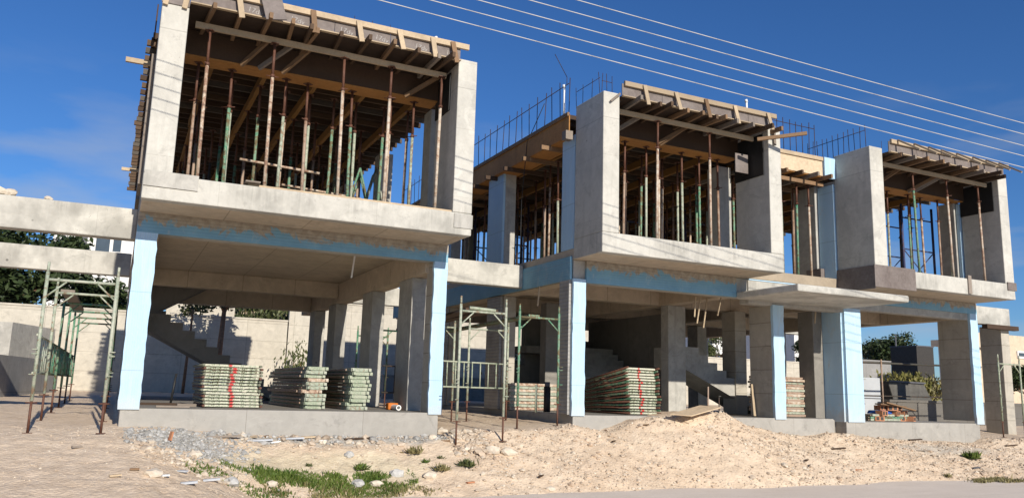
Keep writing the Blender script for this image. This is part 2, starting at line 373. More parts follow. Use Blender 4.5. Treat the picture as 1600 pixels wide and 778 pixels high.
# ------------------------------------------------------------------ builders
class MB:
    def __init__(s): s.v = []; s.f = []; s.s = []
    def add(s, vs, fs, smooth=False):
        o = len(s.v); s.v += [tuple(p) for p in vs]
        for f in fs: s.f.append([o + i for i in f]); s.s.append(smooth)
        return s
    def box(s, x0, x1, y0, y1, z0, z1):
        return s.add([(x0, y0, z0), (x1, y0, z0), (x1, y1, z0), (x0, y1, z0), (x0, y0, z1), (x1, y0, z1), (x1, y1, z1), (x0, y1, z1)],
                     [(0, 3, 2, 1), (4, 5, 6, 7), (0, 1, 5, 4), (1, 2, 6, 5), (2, 3, 7, 6), (3, 0, 4, 7)])
    def bar(s, p, q, w, h, up=(0, 0, 1)):
        p = Vector(p); q = Vector(q); d = (q - p).normalized(); up = Vector(up)
        if abs(d.dot(up)) > .98: up = Vector((0, 1, 0))
        a = d.cross(up).normalized() * (w / 2); b = a.cross(d).normalized() * (h / 2)
        vs = [p - a - b, p + a - b, p + a + b, p - a + b, q - a - b, q + a - b, q + a + b, q - a + b]
        return s.add(vs, [(0, 1, 2, 3), (4, 7, 6, 5), (0, 4, 5, 1), (1, 5, 6, 2), (2, 6, 7, 3), (3, 7, 4, 0)])
    def tube(s, p, q, r, n=8, r2=None):
        p = Vector(p); q = Vector(q); d = (q - p).normalized()
        up = Vector((0, 0, 1)) if abs(d.z) < .9 else Vector((1, 0, 0))
        a = d.cross(up).normalized(); b = a.cross(d).normalized(); r2 = r if r2 is None else r2
        vs = []
        for i in range(n):
            t = 2 * math.pi * i / n; o = a * math.cos(t) + b * math.sin(t); vs += [p + o * r, q + o * r2]
        s.add(vs, [(2 * i, 2 * i + 1, 2 * ((i + 1) % n) + 1, 2 * ((i + 1) % n)) for i in range(n)], True)
        o = len(s.v) - 2 * n
        s.f.append([o + 2 * i for i in range(n)]); s.s.append(False)
        s.f.append([o + 2 * i + 1 for i in reversed(range(n))]); s.s.append(False)
        return s
    def path(s, pts, r, n=6):
        for a, b in zip(pts, pts[1:]): s.tube(a, b, r, n)
        return s
    def prism(s, poly, y0, y1, plane='xz'):
        n = len(poly)
        if plane == 'xz': vs = [(x, y0, z) for x, z in poly] + [(x, y1, z) for x, z in poly]
        elif plane == 'yz': vs = [(y0, x, z) for x, z in poly] + [(y1, x, z) for x, z in poly]
        else: vs = [(x, y, y0) for x, y in poly] + [(x, y, y1) for x, y in poly]
        return s.add(vs, [list(range(n)), list(range(2 * n - 1, n - 1, -1))] + [(i, (i + 1) % n, n + (i + 1) % n, n + i) for i in range(n)])
    def build(s, name, mat, parent=None, bevel=0, origin=None):
        me = bpy.data.meshes.new(name)
        o = Vector((0, 0, 0))
        if parent is not None:
            p = parent
            while p is not None: o = o + p.location; p = p.parent
        elif origin is not None: o = Vector(origin)
        me.from_pydata([(x - o.x, y - o.y, z - o.z) for x, y, z in s.v], [], s.f)
        me.polygons.foreach_set('use_smooth', s.s); me.update()
        me.materials.append(MAT[mat] if isinstance(mat, str) else mat)
        ob = bpy.data.objects.new(name, me); COL.objects.link(ob)
        if parent is not None: ob.parent = parent
        elif origin is not None: ob.location = o
        if bevel:
            b = ob.modifiers.new('bevel', 'BEVEL'); b.width = bevel; b.segments = 2; b.limit_method = 'ANGLE'
        fix_normals(me)
        return ob
def fix_normals(me):
    import bmesh
    bm = bmesh.new(); bm.from_mesh(me); bmesh.ops.recalc_face_normals(bm, faces=bm.faces); bm.to_mesh(me); bm.free()

def tag(o, label=None, cat=None, group=None, kind=None):
    if label: o['label'] = label
    if cat: o['category'] = cat
    if group: o['group'] = group
    if kind: o['kind'] = kind
    return o
def thing(name, label, cat, loc=(0, 0, 0), group=None):
    o = bpy.data.objects.new(name, None); COL.objects.link(o); o.location = loc; o.empty_display_size = .2
    return tag(o, label, cat, group)
def copy_tree(o, parent=None):
    c = o.copy(); COL.objects.link(c); c.parent = parent
    for ch in list(o.children): copy_tree(ch, c)
    return c
ORD = ['first', 'second', 'third', 'fourth', 'fifth', 'sixth', 'seventh', 'eighth', 'ninth', 'tenth', 'eleventh', 'twelfth', 'thirteenth', 'fourteenth',
       'fifteenth', 'sixteenth', 'seventeenth', 'eighteenth', 'nineteenth', 'twentieth']

# ------------------------------------------------------------------ ground and road
BX = [-6, -.2, .15, .4, 1.2, 4.2, 5.2, 5.8, 7.2, 7.8, 8.37, 8.76, 9.17, 9.93, 10.9, 11.4, 11.9, 12.6, 13, 13.7, 14.4, 15, 15.7, 16.6, 19.5, 19.95, 21.2, 30]
BZ = [-.3, -.26, -.27, -.30, -.41, -.43, -.41, -.31, -.26, -.19, -.30, -.24, -.08, .00, .12, .05, -.15, -.27, -.34, -.40, -.33, -.34, -.41, -.46, -.55, -.42, -.45, -.5]
def sm(t): t = max(0., min(1., t)); return t * t * (3 - 2 * t)
def hz(x, y, rough=True):
    base = float(np.interp(x, BX, BZ))
    ye = 11.42 + .12 * math.sin(x * .9 + .6) + .10 * math.sin(x * 2.3) + (.25 * sm((x - 2) / 2) * sm((6 - x) / 2))
    if y < 13.35:
        t = max(0., (y - ye) / (13.3 - ye))
        z = -1.21 + (base + 1.21) * (min(1., t) ** .95)
    elif y < 14.5: z = base
    else: z = base
    if y > 13.4:
        back = float(np.interp(y, [13.4, 19, 34], [base, -.10, 0]))
        z = back
    tr = float(np.interp(y, [3, 9, 12, 13, 17, 34], [-1.25, -.78, -.36, -.29, -.2, -.02]))
    w = 1 - sm((x - .1) / 2.4)
    if y < 14: z = z * (1 - w) + tr * w
    elif x < .1: z = tr
    if rough and y < 40:
        k = .5 if (x < .3 or y > 13.6) else 1.
        if y < ye and x > 2.5: k = .15
        z += k * (.035 * mn.noise((x * 1.7, y * 1.7, 3)) + .03 * mn.noise((x * 4.3, y * 4.3, 1)) + .022 * mn.noise((x * 11, y * 11, 5)) + .012 * mn.noise((x * 25, y * 25, 2)))
    if y > 60: z = -.05
    return z
xs = np.unique(np.concatenate([[-700, -300, -120, -60, -30, -16, -10], np.arange(-6, -2, .2), np.arange(-2, 22, .04), np.arange(22, 34, .4), [36, 42, 55, 80, 140, 300, 900]]))
ys = np.unique(np.concatenate([[-60, -20, -8, 0, 3, 5], np.arange(6, 9.4, .25), np.arange(9.4, 13.8, .04), np.arange(13.8, 20, .2), np.arange(20, 36, .8), [40, 50, 70, 120, 250, 500, 1200]]))
gv = [(x, y, hz(x, y)) for y in ys for x in xs]
nx = len(xs)
gf = [(j * nx + i, j * nx + i + 1, (j + 1) * nx + i + 1, (j + 1) * nx + i) for j in range(len(ys) - 1) for i in range(nx - 1)]
g = MB(); g.v = gv; g.f = gf; g.s = [True] * len(gf)
ground = g.build('ground', 'dirt'); tag(ground, 'pale sandy dirt ground with banked spoil in front of the shells', None, None, 'structure')
r = MB().add([(-60, -9, -1.15), (80, -9, -1.15), (80, 11.9, -1.15), (-60, 11.9, -1.15)], [(0, 1, 2, 3)])
road = r.build('road', 'road'); tag(road, 'pale dusty road along the foot of the dirt bank', None, None, 'structure')

# ------------------------------------------------------------------ left concrete shell
XL, XR = .09, 5.26
FY, BY, RY = 13.62, 12.57, 25.0      # column line, cantilever front, rear edge
Z1, ZF, ZS, ZT = 3.0, 3.22, 3.385, 6.15
hl = thing('concrete_house', 'two storey bare concrete shell with one boxed overhang beside the scaffold passage', 'building', (XL, FY, 0))
def part(o, name, mat, box, bevel=.012): return MB().box(*box).build(name, mat, o, bevel)
part(hl, 'plinth', 'concrete_plinth', (.13, 5.21, FY + .03, RY, -1.2, 0))
def foam_column(o, x0, x1, y0, z0, z1, depth=.4, mat='concrete_column', fw=None):
    c = part(o, 'column', mat, (x0 + .015, x1 - .015, y0 + .075, y0 + depth, 0, z1))
    fx0, fx1 = fw or (x0, x1)
    f = MB()
    # board with a slightly ragged outline
    n = 22; pts = []
    for i in range(n + 1): pts.append((fx1 + random.uniform(-.014, .006), z0 + (z1 - z0) * i / n))
    for i in range(n, -1, -1): pts.append((fx0 + random.uniform(-.006, .014), z0 + (z1 - z0) * i / n))
    f.prism(pts, y0, y0 + .072); f.build('insulation_board', 'foam_v', o)
    return c
foam_column(hl, XL, .40, FY, -.02, 2.68, .42)
foam_column(hl, 5.0, XR, FY, -.03, 2.68, .42)
# side foam on left column
for y0, y1 in ((14.62, 15.55), (17.3, 18.4), (20.6, 21.4), (23.0, 23.7)):
    part(hl, 'column', 'concrete_grey', (4.945, 5.235, y0, y0 + min(.8, y1 - y0), 0, 2.497))
for y0 in (17.3, 20.9, 24.0): part(hl, 'column', 'concrete_grey', (.125, .415, y0, y0 + .5, 0, 2.617))
# beams
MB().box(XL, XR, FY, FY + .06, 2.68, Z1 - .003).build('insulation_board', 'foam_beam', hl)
part(hl, 'beam', 'concrete_grey', (.12, 5.24, FY + .063, FY + .3, 2.68, Z1 - .002))
part(hl, 'beam', 'soffit', (.12, 4.93, 20.4, 20.7, 2.62, Z1 - .002))
part(hl, 'beam', 'soffit', (.12, 4.93, 23.6, 23.95, 2.52, Z1 - .002))
part(hl, 'beam', 'soffit', (4.94, 5.24, FY + .303, RY - .05, 2.5, Z1 - .002))
part(hl, 'beam', 'soffit', (.12, .42, FY + .303, RY - .05, 2.62, Z1 - .002))
part(hl, 'floor_slab', 'soffit', (XL + .012, XR - .012, BY + .2, RY, Z1, ZF))
MB().prism([(XL, Z1), (XR, Z1), (XR, ZS), (XL, ZS)], BY, BY + .2).build('sill_beam', 'concrete_pale', hl, .018)
def box_wall(o, x0, x1, mat='concrete_pale', zt=ZT, yb=FY):
    return part(o, 'box_wall', mat, (x0, x1, BY + .001, yb, ZS + .001, zt), .015)
box_wall(hl, XL + .002, .475, 'concrete_pale', 6.16); box_wall(hl, 4.905, XR - .002, 'concrete_pale', 6.15)
# upper columns
part(hl, 'column', 'concrete_grey', (4.93, 5.24, FY + .35, FY + .75, ZF, 5.66)); MB().box(4.95, 5.24, FY + .002, FY + .06, ZF, 5.6).build('insulation_board', 'foam_v', hl)
for y0 in (17.3, 20.6): part(hl, 'column', 'concrete_grey', (4.94, 5.24, y0, y0 + .45, ZF, 5.66))
for y0 in (14.0, 17.3, 20.6, 24.2): part(hl, 'column', 'concrete_grey', (.13, .43, y0, y0 + .45, ZF, 5.66))
part(hl, 'column', 'concrete_grey', (4.1, 4.6, 21.6, 22.0, ZF, 5.66))
# formwork left on the box corners
a = MB().box(.10, .84, BY - .022, BY - .001, 3.19, 3.42).build('formwork_panel', 'concrete_grey', hl)
a = MB().box(4.93, 5.27, BY - .016, BY - .001, 3.12, 3.36).build('formwork_panel', 'concrete_grey', hl)
MB().box(.44, 5.0, BY + .02, BY + .10, ZS + .002, ZS + .03).build('timber_strip', 'wood_pale', hl) if False else None
# stairs
def stairs(o, x0, z_hi, n, run, rise, y0, y1, mat='concrete_dark', thick=.2):
    top = []
    x, z = x0, z_hi
    for i in range(n): top += [(x, z), (x + run, z)]; x += run; z -= rise
    top.append((x, z))
    k = rise / run
    poly = top + [(x - .28, z), (x0 - .3, z_hi - thick * 1.8 + .0 - .0), (x0 - .3, z_hi)]
    MB().prism(poly, y0, y1).build('staircase', mat, o)
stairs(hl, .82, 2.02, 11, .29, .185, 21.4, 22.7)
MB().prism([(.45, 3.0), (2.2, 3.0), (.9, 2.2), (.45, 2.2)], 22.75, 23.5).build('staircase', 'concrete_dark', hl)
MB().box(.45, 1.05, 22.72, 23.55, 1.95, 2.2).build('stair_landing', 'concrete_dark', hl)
# pergola beams running out of the frame
part(hl, 'pergola_beam', 'concrete_pale', (-7, XL - .002, 14.2, 14.45, 2.64, 3.14), .02)
part(hl, 'pergola_beam', 'concrete_pale', (-8, XL - .002, 19.4, 19.65, 2.64, 3.14), .02)
part(hl, 'pergola_beam', 'concrete_pale', (XR + .002, 7.86, 15.75, 16.0, 2.64, 3.14), .02)
part(hl, 'pergola_beam', 'concrete_pale', (XR + .002, 7.86, 21.5, 21.75, 2.64, 3.14), .02)
# vertical side shutters on the passage side
for y0 in (13.4, 14.6, 15.8, 17.0): MB().box(.03, .085, y0, y0 + .9, ZS, 5.5 - (y0 - 13.4) * .15).build('side_shutter', 'wood_grey', hl)

# ------------------------------------------------------------------ right concrete shell
hr = thing('concrete_house', 'long two storey bare concrete shell with twin overhangs behind the spoil heap', 'building', (7.9, FY, 0))
RYF = 25.7
XA, XB = 7.9, 12.37
XC, XD = 15.08, 20.01
part(hr, 'plinth', 'concrete_plinth', (7.95, 14.78, FY + .03, RY, -1.2, 0))
part(hr, 'plinth', 'concrete_plinth', (14.781, 15.18, FY + .35, RY - .01, -1.2, -.03))
part(hr, 'plinth', 'concrete_plinth', (15.181, 19.86, FY + .03, RY, -1.2, -.06))
foam_column(hr, XA, 8.19, FY, -.02, 2.62, .45)
for z in np.arange(.02, 2.55, .16):
    pass
MB().box(XA - .05, XA - .001, FY + .08, FY + .46, 0, 2.6).build('insulation_board', 'foam_grey', hr)
foam_column(hr, 13.02, 13.34, FY, -.03, 2.47, .78)
part(hr, 'column', 'concrete_column', (15.25, 15.72, FY + .075, FY + .66, -.06, 2.55))
MB().box(15.22, 15.75, FY, FY + .072, -.07, 2.55).build('insulation_board', 'foam_v', hr)
MB().box(15.17, 15.247, FY + .074, FY + .66, -.07, 2.55).build('insulation_board', 'foam_v', hr)
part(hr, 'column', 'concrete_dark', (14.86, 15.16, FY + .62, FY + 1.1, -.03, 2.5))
foam_column(hr, 19.72, 20.01, FY, -.08, 2.72, .95)
# rear ground floor columns
for y0 in (16.85, 20.2, 23.8):
    part(hr, 'column', 'concrete_column', (7.935, 8.25, y0, y0 + .8, 0, 2.577))
    MB().box(7.87, 7.927, y0 + .05, y0 + .8, 0, 2.57).build('insulation_board', 'foam_grey', hr)
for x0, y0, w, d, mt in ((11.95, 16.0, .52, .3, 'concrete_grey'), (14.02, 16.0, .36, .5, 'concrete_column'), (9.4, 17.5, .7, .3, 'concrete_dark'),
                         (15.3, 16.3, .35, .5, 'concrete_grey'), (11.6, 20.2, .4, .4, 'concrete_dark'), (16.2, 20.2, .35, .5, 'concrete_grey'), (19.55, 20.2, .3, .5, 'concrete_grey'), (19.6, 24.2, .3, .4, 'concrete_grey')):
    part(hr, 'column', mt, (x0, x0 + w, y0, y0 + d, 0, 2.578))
part(hr, 'core_wall', 'concrete_dark', (9.2, 11.9, 21.2, 21.45, 0, 2.62)) if False else None
# beams
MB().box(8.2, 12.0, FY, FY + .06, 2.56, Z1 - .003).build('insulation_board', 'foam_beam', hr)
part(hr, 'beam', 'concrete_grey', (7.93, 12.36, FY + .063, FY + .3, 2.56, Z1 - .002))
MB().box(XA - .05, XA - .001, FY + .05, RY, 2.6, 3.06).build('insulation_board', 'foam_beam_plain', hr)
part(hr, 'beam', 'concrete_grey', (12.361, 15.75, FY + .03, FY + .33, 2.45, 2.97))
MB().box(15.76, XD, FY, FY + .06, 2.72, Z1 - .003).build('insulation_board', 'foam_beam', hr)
part(hr, 'beam', 'concrete_grey', (15.76, 19.98, FY + .063, FY + .3, 2.55, Z1 - .002))
part(hr, 'beam', 'soffit', (7.93, 8.23, FY + .303, RY - .05, 2.58, Z1 - .002))
for x in (11.9, 15.3, 19.65): part(hr, 'beam', 'soffit', (x, x + .3, FY + .332, RY - .05, 2.58, Z1 - .003))
for y in (16.3, 20.3, 24.4): part(hr, 'beam', 'soffit', (8.232, 19.64, y, y + .3, 2.6, Z1 - .004))
part(hr, 'floor_slab', 'soffit', (XA + .012, XD - .012, FY + .001, RY, Z1, ZF))
part(hr, 'floor_slab', 'soffit', (XA + .012, XB - .012, BY + .2, FY, Z1, ZF))
part(hr, 'floor_slab', 'soffit', (XC + .012, XD - .012, BY + .2, FY, Z1, ZF))
for x0, x1 in ((XA, XB), (XC, XD)): MB().box(x0, x1, BY, BY + .2, Z1, ZS).build('sill_beam', 'concrete_pale', hr, .018)
for x0, x1, zt in ((XA + .002, 8.265, 6.14), (12.03, XB - .002, 6.13), (XC + .002, 15.5, 6.2), (19.66, XD - .002, 6.2)): box_wall(hr, x0, x1, 'concrete_pale', zt)
for x0, x1 in ((XA + .001, 8.264), (XC + .001, 15.499)): part(hr, 'box_wall', 'concrete_pale', (x0, x1, BY + .202, FY - .001, Z1 + .003, ZS - .001), 0)
# canopy over the entrance
MB().prism([(12.0, 2.52), (15.19, 2.52), (15.2, 2.60), (15.19, 2.67), (12.0, 2.67)], 11.84, FY + .02).build('canopy', 'concrete_pale', hr, .03)
# blue parapet in the recess
MB().box(12.38, 14.66, FY + .02, FY + .35, 2.975, 3.19).build('insulation_board', 'foam_v', hr)
# upper columns
for y0, w in ((FY + .02, .5), (17.0, .85), (20.4, .6), (23.9, .6)):
    part(hr, 'column', 'concrete_grey', (7.96, 8.24, y0, y0 + w, ZF, 5.56)); MB().box(7.9, 7.957, y0 + .002, y0 + w, ZF, 5.56).build('insulation_board', 'foam_v', hr)
part(hr, 'column', 'concrete_grey', (15.09, 15.4, FY + .01, FY + 1.3, ZF, 5.6)); MB().box(15.03, 15.087, FY + .01, FY + .48, ZF, 5.5).build('insulation_board', 'foam_v', hr)
part(hr, 'column', 'concrete_grey', (14.95, 15.086, FY + .50, FY + 1.28, ZF, 5.55))
MB().box(14.72, 15.07, FY - .06, FY + .015, 5.62, 6.12).build('insulation_board', 'foam_v', hr)
for x0, y0 in ((12.05, 14.2), (10.4, 17.2), (13.4, 20.4), (16.2, 24.0), (19.55, 17.3), (19.55, 20.5), (11.6, 20.6), (9.9, 24.0), (12.8, 24.0)):
    part(hr, 'column', 'concrete_grey', (x0, x0 + .36, y0, y0 + .4, ZF, 5.66))
part(hr, 'column', 'concrete_grey', (19.55, 19.93, FY + .12, FY + .62, ZF, 5.66)); MB().box(19.6, 19.95, FY + .02, FY + .1, ZF, 5.6).build('insulation_board', 'foam_v', hr)
# stairs: flight facing the street and flight along the facade
poly = []
for i in range(10): poly += [(17.7 + i * .28, i * .17), (17.7 + i * .28, (i + 1) * .17)]
poly += [(17.7 + 10 * .28, 1.7), (17.7 + 10 * .28, 1.45), (18.05, 0)]
MB().prism(poly, 11.3, 13.1, 'yz').build('staircase', 'concrete_grey', hr)
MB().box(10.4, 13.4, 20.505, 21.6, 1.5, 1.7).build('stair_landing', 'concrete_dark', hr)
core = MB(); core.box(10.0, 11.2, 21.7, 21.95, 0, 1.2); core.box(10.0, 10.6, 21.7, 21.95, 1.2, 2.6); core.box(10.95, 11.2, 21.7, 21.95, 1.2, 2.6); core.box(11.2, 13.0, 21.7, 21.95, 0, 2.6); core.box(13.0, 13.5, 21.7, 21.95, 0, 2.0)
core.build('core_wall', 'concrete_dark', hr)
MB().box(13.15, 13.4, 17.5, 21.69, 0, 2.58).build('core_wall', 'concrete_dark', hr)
stairs(hr, 12.62, 1.60, 9, .285, .178, 16.05, 17.1, 'concrete_grey', .26)
# right pergola
part(hr, 'pergola_beam', 'concrete_pale', (XD + .002, 22.9, 14.6, 14.85, 2.63, 3.13), .02)
part(hr, 'column', 'concrete_column', (22.46, 22.82, 14.61, 15.25, -1, 2.628), .012)
part(hr, 'pergola_beam', 'concrete_pale', (XD + .002, 22.9, 21.0, 21.25, 2.63, 3.13), .02)
part(hr, 'column', 'concrete_column', (22.46, 22.82, 21.02, 21.5, -1, 2.628), .012)
MB().box(21.6, 22.98, 14.42, 14.58, 2.5, 2.62).build('timber_bearer', 'wood_dark', hr)
# shutters left on the right box
MB().box(15.02, 16.35, BY - .03, BY - .002, 2.93, 3.43).build('formwork_panel', 'ply_dark', hr)
MB().box(15.04, 15.077, BY - .001, FY + .2, 2.9, 3.42).build('formwork_panel', 'ply_dark', hr)
MB().box(18.2, 18.32, BY - .03, BY - .002, 3.02, 3.46).build('formwork_panel', 'wood_grey', hr)
MB().box(19.7, 20.04, BY - .025, BY - .002, 3.22, 3.42).build('formwork_panel', 'ply_dark', hr)
MB().box(14.9, 15.15, FY + .35, FY + .8, 3.1, 3.5).build('formwork_panel', 'ply_dark', hr)

# ------------------------------------------------------------------ roof formwork
def board(o, name, mat, p, q, w, h, up=(0, 0, 1)): return MB().bar(p, q, w, h, up).build(name, mat, o)
def formwork(o, xl, xr, fy, brace_x, joist_x, brace_style, rail_mat):
    """the front strip over one box: edge panel, top rail, ledge, joists across a ledger, drop-beam form"""
    zp = 6.085
    x = xl
    k = 0
    while x < xr - .05:
        x2 = min(xr, x + random.choice([.95, 1.2, 1.1]))
        MB().box(x + .004, x2 - .004, fy, fy + .02, zp, 6.33 - .004 * (k % 3)).build('edge_panel', 'ply_dark', o); x = x2; k += 1
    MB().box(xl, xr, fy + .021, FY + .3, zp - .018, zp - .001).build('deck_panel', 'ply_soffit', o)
    MB().box(xl, xr, fy - .05, fy + .018, zp - .02, zp - .002).build('ledge_strip', 'wood_pale', o)
    board(o, 'top_rail', rail_mat, (xl + .04, fy - .03, 6.325), (xr + .14, fy - .03, 6.335), .055, .095)
    for i, bx in enumerate(brace_x):
        if brace_style == 'board':
            t = random.uniform(-.02, .03)
            board(o, 'edge_brace', random.choice(['wood_pale', 'wood_pale', 'wood']), (bx, fy - .075, 6.36), (bx + .05 + t, fy - .13, 5.98 + random.uniform(-.03, .03)), .022, .085, (1, 0, 0))
        else:
            L_ = random.uniform(.75, 1.0)
            board(o, 'edge_brace', 'wood_pale', (bx, fy - .07, 6.37), (bx + .05, fy - .07 - L_ * .62, 6.37 - L_ * .42), .05, .04)
    for jx in joist_x:
        a = random.uniform(-.08, .08); e = random.uniform(.12, .36); tilt = random.choice([0, 0, 0, .04, -.03])
        m = random.choice(['wood', 'wood', 'wood_grey', 'wood_old'])
        board(o, 'joist', m, (jx + a * .5, fy - e, 6.018 + tilt * .3), (jx - a, FY - .22, 6.018), .055, .09)
    lx0, lx1 = xl + .12, xr - .1
    board(o, 'ledger', 'wood_pale', (lx0, fy + .42, 5.925), ((lx0 + lx1) / 2 + .2, fy + .42, 5.925), .05, .095)
    board(o, 'ledger', 'wood_pale', ((lx0 + lx1) / 2 + .202, fy + .42, 5.925), (lx1, fy + .42, 5.92), .05, .095)
    MB().box(xl, xr, FY - .12, FY - .10, 5.66, zp - .02).build('drop_beam_form', 'wood_dark', o)
    MB().box(xl, xr, FY - .099, FY + .32, 5.64, 5.658).build('drop_beam_form', 'ply_orange', o)
    for q in range(4):
        bx = xl + (xr - xl) * random.uniform(.1, .95)
        board(o, 'strut', random.choice(['wood', 'wood_grey']), (bx - .05, FY - .14, 5.62), (bx + random.uniform(.2, .5), fy + .5, 5.98), .05, .07)
def interior(o, xl, xr, y0, y1, step, primaries, pj=.28, pr=.05):
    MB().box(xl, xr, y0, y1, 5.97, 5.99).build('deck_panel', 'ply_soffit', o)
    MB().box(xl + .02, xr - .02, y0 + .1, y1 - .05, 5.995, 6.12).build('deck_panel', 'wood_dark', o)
    y = y0 + .1; k = 0
    while y < y1:
        e = random.choice([0, 0, 0, .05, .12])
        board(o, 'joist', random.choice(['wood_old', 'wood_old', 'wood_dark', 'wood_old_grey']), (xl - pj * (.35 + .65 * (y - y0) / (y1 - y0)) * random.uniform(.8, 1) - e * .3, y, 5.92), (xr + pr, y + random.uniform(-.03, .03), 5.92), .06, .095)
        y += step * random.uniform(.85, 1.15); k += 1
    for px_ in primaries:
        yy = y0
        while yy < y1 - .5:
            y2 = min(y1, yy + 3.9)
            board(o, 'primary_beam', 'wood_yellow', (px_ + random.uniform(-.04, .04), yy, 5.79), (px_ + random.uniform(-.04, .04), y2, 5.79), .075, .16); yy = y2 + .02

fl = thing('roof_formwork', 'timber roof formwork with pale edge braces over the single overhang box', 'formwork', (XL, FY, 6.0))
formwork(fl, .476, 4.9, 12.5, [1.15, 2.3, 3.05, 3.75, 4.35, 4.72], [.78, 1.2, 1.62, 2.0, 2.28, 2.36, 2.78, 3.2, 3.62, 4.05, 4.45, 4.62], 'board', 'wood_pale')
for x in (.13, .40): MB().bar((x + .06, BY - .035, 6.45), (x, BY - .035, 5.98), .03, .075, (1, 0, 0)).build('edge_brace', 'wood_pale', fl)
MB().box(.08, .47, BY - .02, BY - .001, 6.02, 6.45).build('edge_panel', 'ply_dark', fl)
board(fl, 'loose_panel', 'ply_dark', (1.62, 12.38, 6.42), (1.72, 12.28, 6.0), .02, .32, (1, 0, 0))
interior(fl, .0, 5.3, FY + .33, RYF, .36, [.95, 1.85, 2.75, 3.65, 4.6], .2, .04)
for y in (14.6, 22.6): board(fl, 'ledger', 'wood_pale', (-.36, y, 5.79 - .02), (.3, y, 5.79 - .02), .06, .08)
for y in np.arange(13.2, 24.5, 1.1): MB().box(.03, .05, y, y + 1.08, 5.97, 6.25).build('edge_panel', 'wood_dark', fl)

fr = thing('roof_formwork', 'timber roof formwork spanning the twin overhang boxes of the long shell', 'formwork', (XA, FY, 6.0))
formwork(fr, 8.27, 12.02, 12.5, [8.75, 9.5, 10.25, 11.0, 11.9], [8.6, 9.05, 9.3, 9.75, 10.15, 10.5, 10.62, 11.0, 11.4, 11.8, 12.1], 'board', 'wood_pale')
formwork(fr, 15.51, 19.65, 12.4, [15.75, 16.3, 16.8, 17.25, 17.8, 18.4, 18.9, 19.4], [15.8, 16.2, 16.6, 17.0, 17.4, 17.8, 18.2, 18.6, 19.0, 19.4], 'strut', 'wood_pale')
interior(fr, 7.98, 20.0, FY + .33, RYF, .42, [8.7, 9.7, 10.7, 11.7, 12.8, 13.8, 14.7, 15.9, 16.9, 17.9, 18.9], .05, .06)
# side edge form
y = FY + .1
while y < RY:
    y2 = min(RY, y + 2.4)
    MB().box(7.80, 7.82, y, y2 - .006, 5.53, 6.0).build('edge_panel', 'ply_orange', fr)
    y = y2
board(fr, 'top_rail', 'wood', (7.785, FY + .1, 5.995), (7.785, RY, 5.995), .05, .075)
for y in np.arange(FY + .9, 24, .95):
    board(fr, 'joist', random.choice(['wood', 'wood_dark']), (7.62 + random.uniform(-.06, .06), y, 5.475), (8.9, y, 5.475), .06, .09)
MB().box(7.823, 8.3, FY + .1, RY, 5.522, 5.535).build('deck_panel', 'ply_orange', fr)
MB().box(7.66, 7.82, FY - .03, FY + .13, 5.42, 5.6).build('timber_end', 'wood_grey', fr)
# recess edge form
MB().box(12.38, 14.7, FY - .01, FY + .012, 5.66, 6.1).build('edge_panel', 'ply_pale', fr)
board(fr, 'top_rail', 'wood_pale', (12.38, FY - .03, 6.07), (14.7, FY - .03, 6.07), .035, .09)
MB().box(12.38, 14.75, FY + .013, FY + .33, 5.64, 5.658).build('deck_panel', 'ply_orange', fr)
for x in np.arange(12.6, 14.8, .42): board(fr, 'joist', random.choice(['wood', 'wood_dark', 'wood_grey']), (x, FY - .35 + random.uniform(0, .25), 5.60), (x + random.uniform(-.1, .1), 15.6, 5.6), .055, .09)
for y in (FY + .2, 14.6): board(fr, 'ledger', 'wood', (12.4, y, 5.51), (14.9, y, 5.51), .06, .09)
board(fr, 'strut', 'wood', (11.7, 12.55, 5.78), (12.5, 11.95, 5.88), .06, .07)
board(fr, 'strut', 'wood_grey', (12.15, BY - .04, 6.15), (12.17, BY - .04, 5.72), .03, .06, (1, 0, 0))
board(fr, 'strut', 'wood_grey', (8.24, BY - .05, 6.12), (8.03, BY - .05, 5.93), .03, .04)
MB().box(12.005, 12.028, BY + .15, FY, 5.1, 6.0).build('film_panel', 'black', fr)
MB().box(19.635, 19.658, BY + .15, FY, 5.25, 6.0).build('film_panel', 'black', fr)
MB().box(4.88, 4.903, BY + .35, FY, 5.3, 6.0).build('film_panel', 'black', fl)
MB().box(11.6, 11.95, FY - .5, FY - .48, 5.2, 5.62).build('hanging_panel', 'ply_dark', fr)

# starter bars cast into the roof edges
def bars(o, pts, z0, z1, r=.006, jit=.03, lace=None):
    for (x, y) in pts:
        MB().tube((x, y, z0), (x + random.uniform(-jit, jit), y + random.uniform(-jit, jit), z1 + random.uniform(-.04, .04)), r, 5).build('starter_bar', 'rebar', o)
    if lace:
        a, b = pts[0], pts[-1]; MB().tube((a[0], a[1], lace), (b[0], b[1], lace), r, 5).build('tie_bar', 'rebar', o)
bars(fr, [(7.95, y) for y in np.arange(14.0, 24.9, .36)], 6.0, 6.92, .009, .03, 6.78)
bars(fr, [(x, FY + .15) for x in np.arange(12.45, 14.8, .2)], 6.1, 6.98, .009, .02, 6.86)
bars(fr, [(15.15, y) for y in np.arange(BY + .15, FY + .9, .16)], 6.2, 6.75, .008, .02, 6.62)
bars(fr, [(7.97, y) for y in (BY + .25, BY + .55, BY + .9, FY + .1)], 6.14, 6.62, .006, .03, 6.5)
bars(fr, [(x, BY + .2) for x in (7.98, 8.1, 8.22)], 6.14, 6.55, .006, .02, 6.42)
bars(fl, [(x, 12.75) for x in np.arange(.8, 4.9, .32)], 6.2, 6.54, .005, .02)
bars(fr, [(x, 12.75) for x in np.arange(8.5, 12, .3)], 6.2, 6.5, .005, .02)
bars(fr, [(x, 12.75) for x in np.arange(15.7, 19.6, .35)], 6.2, 6.48, .005, .02)
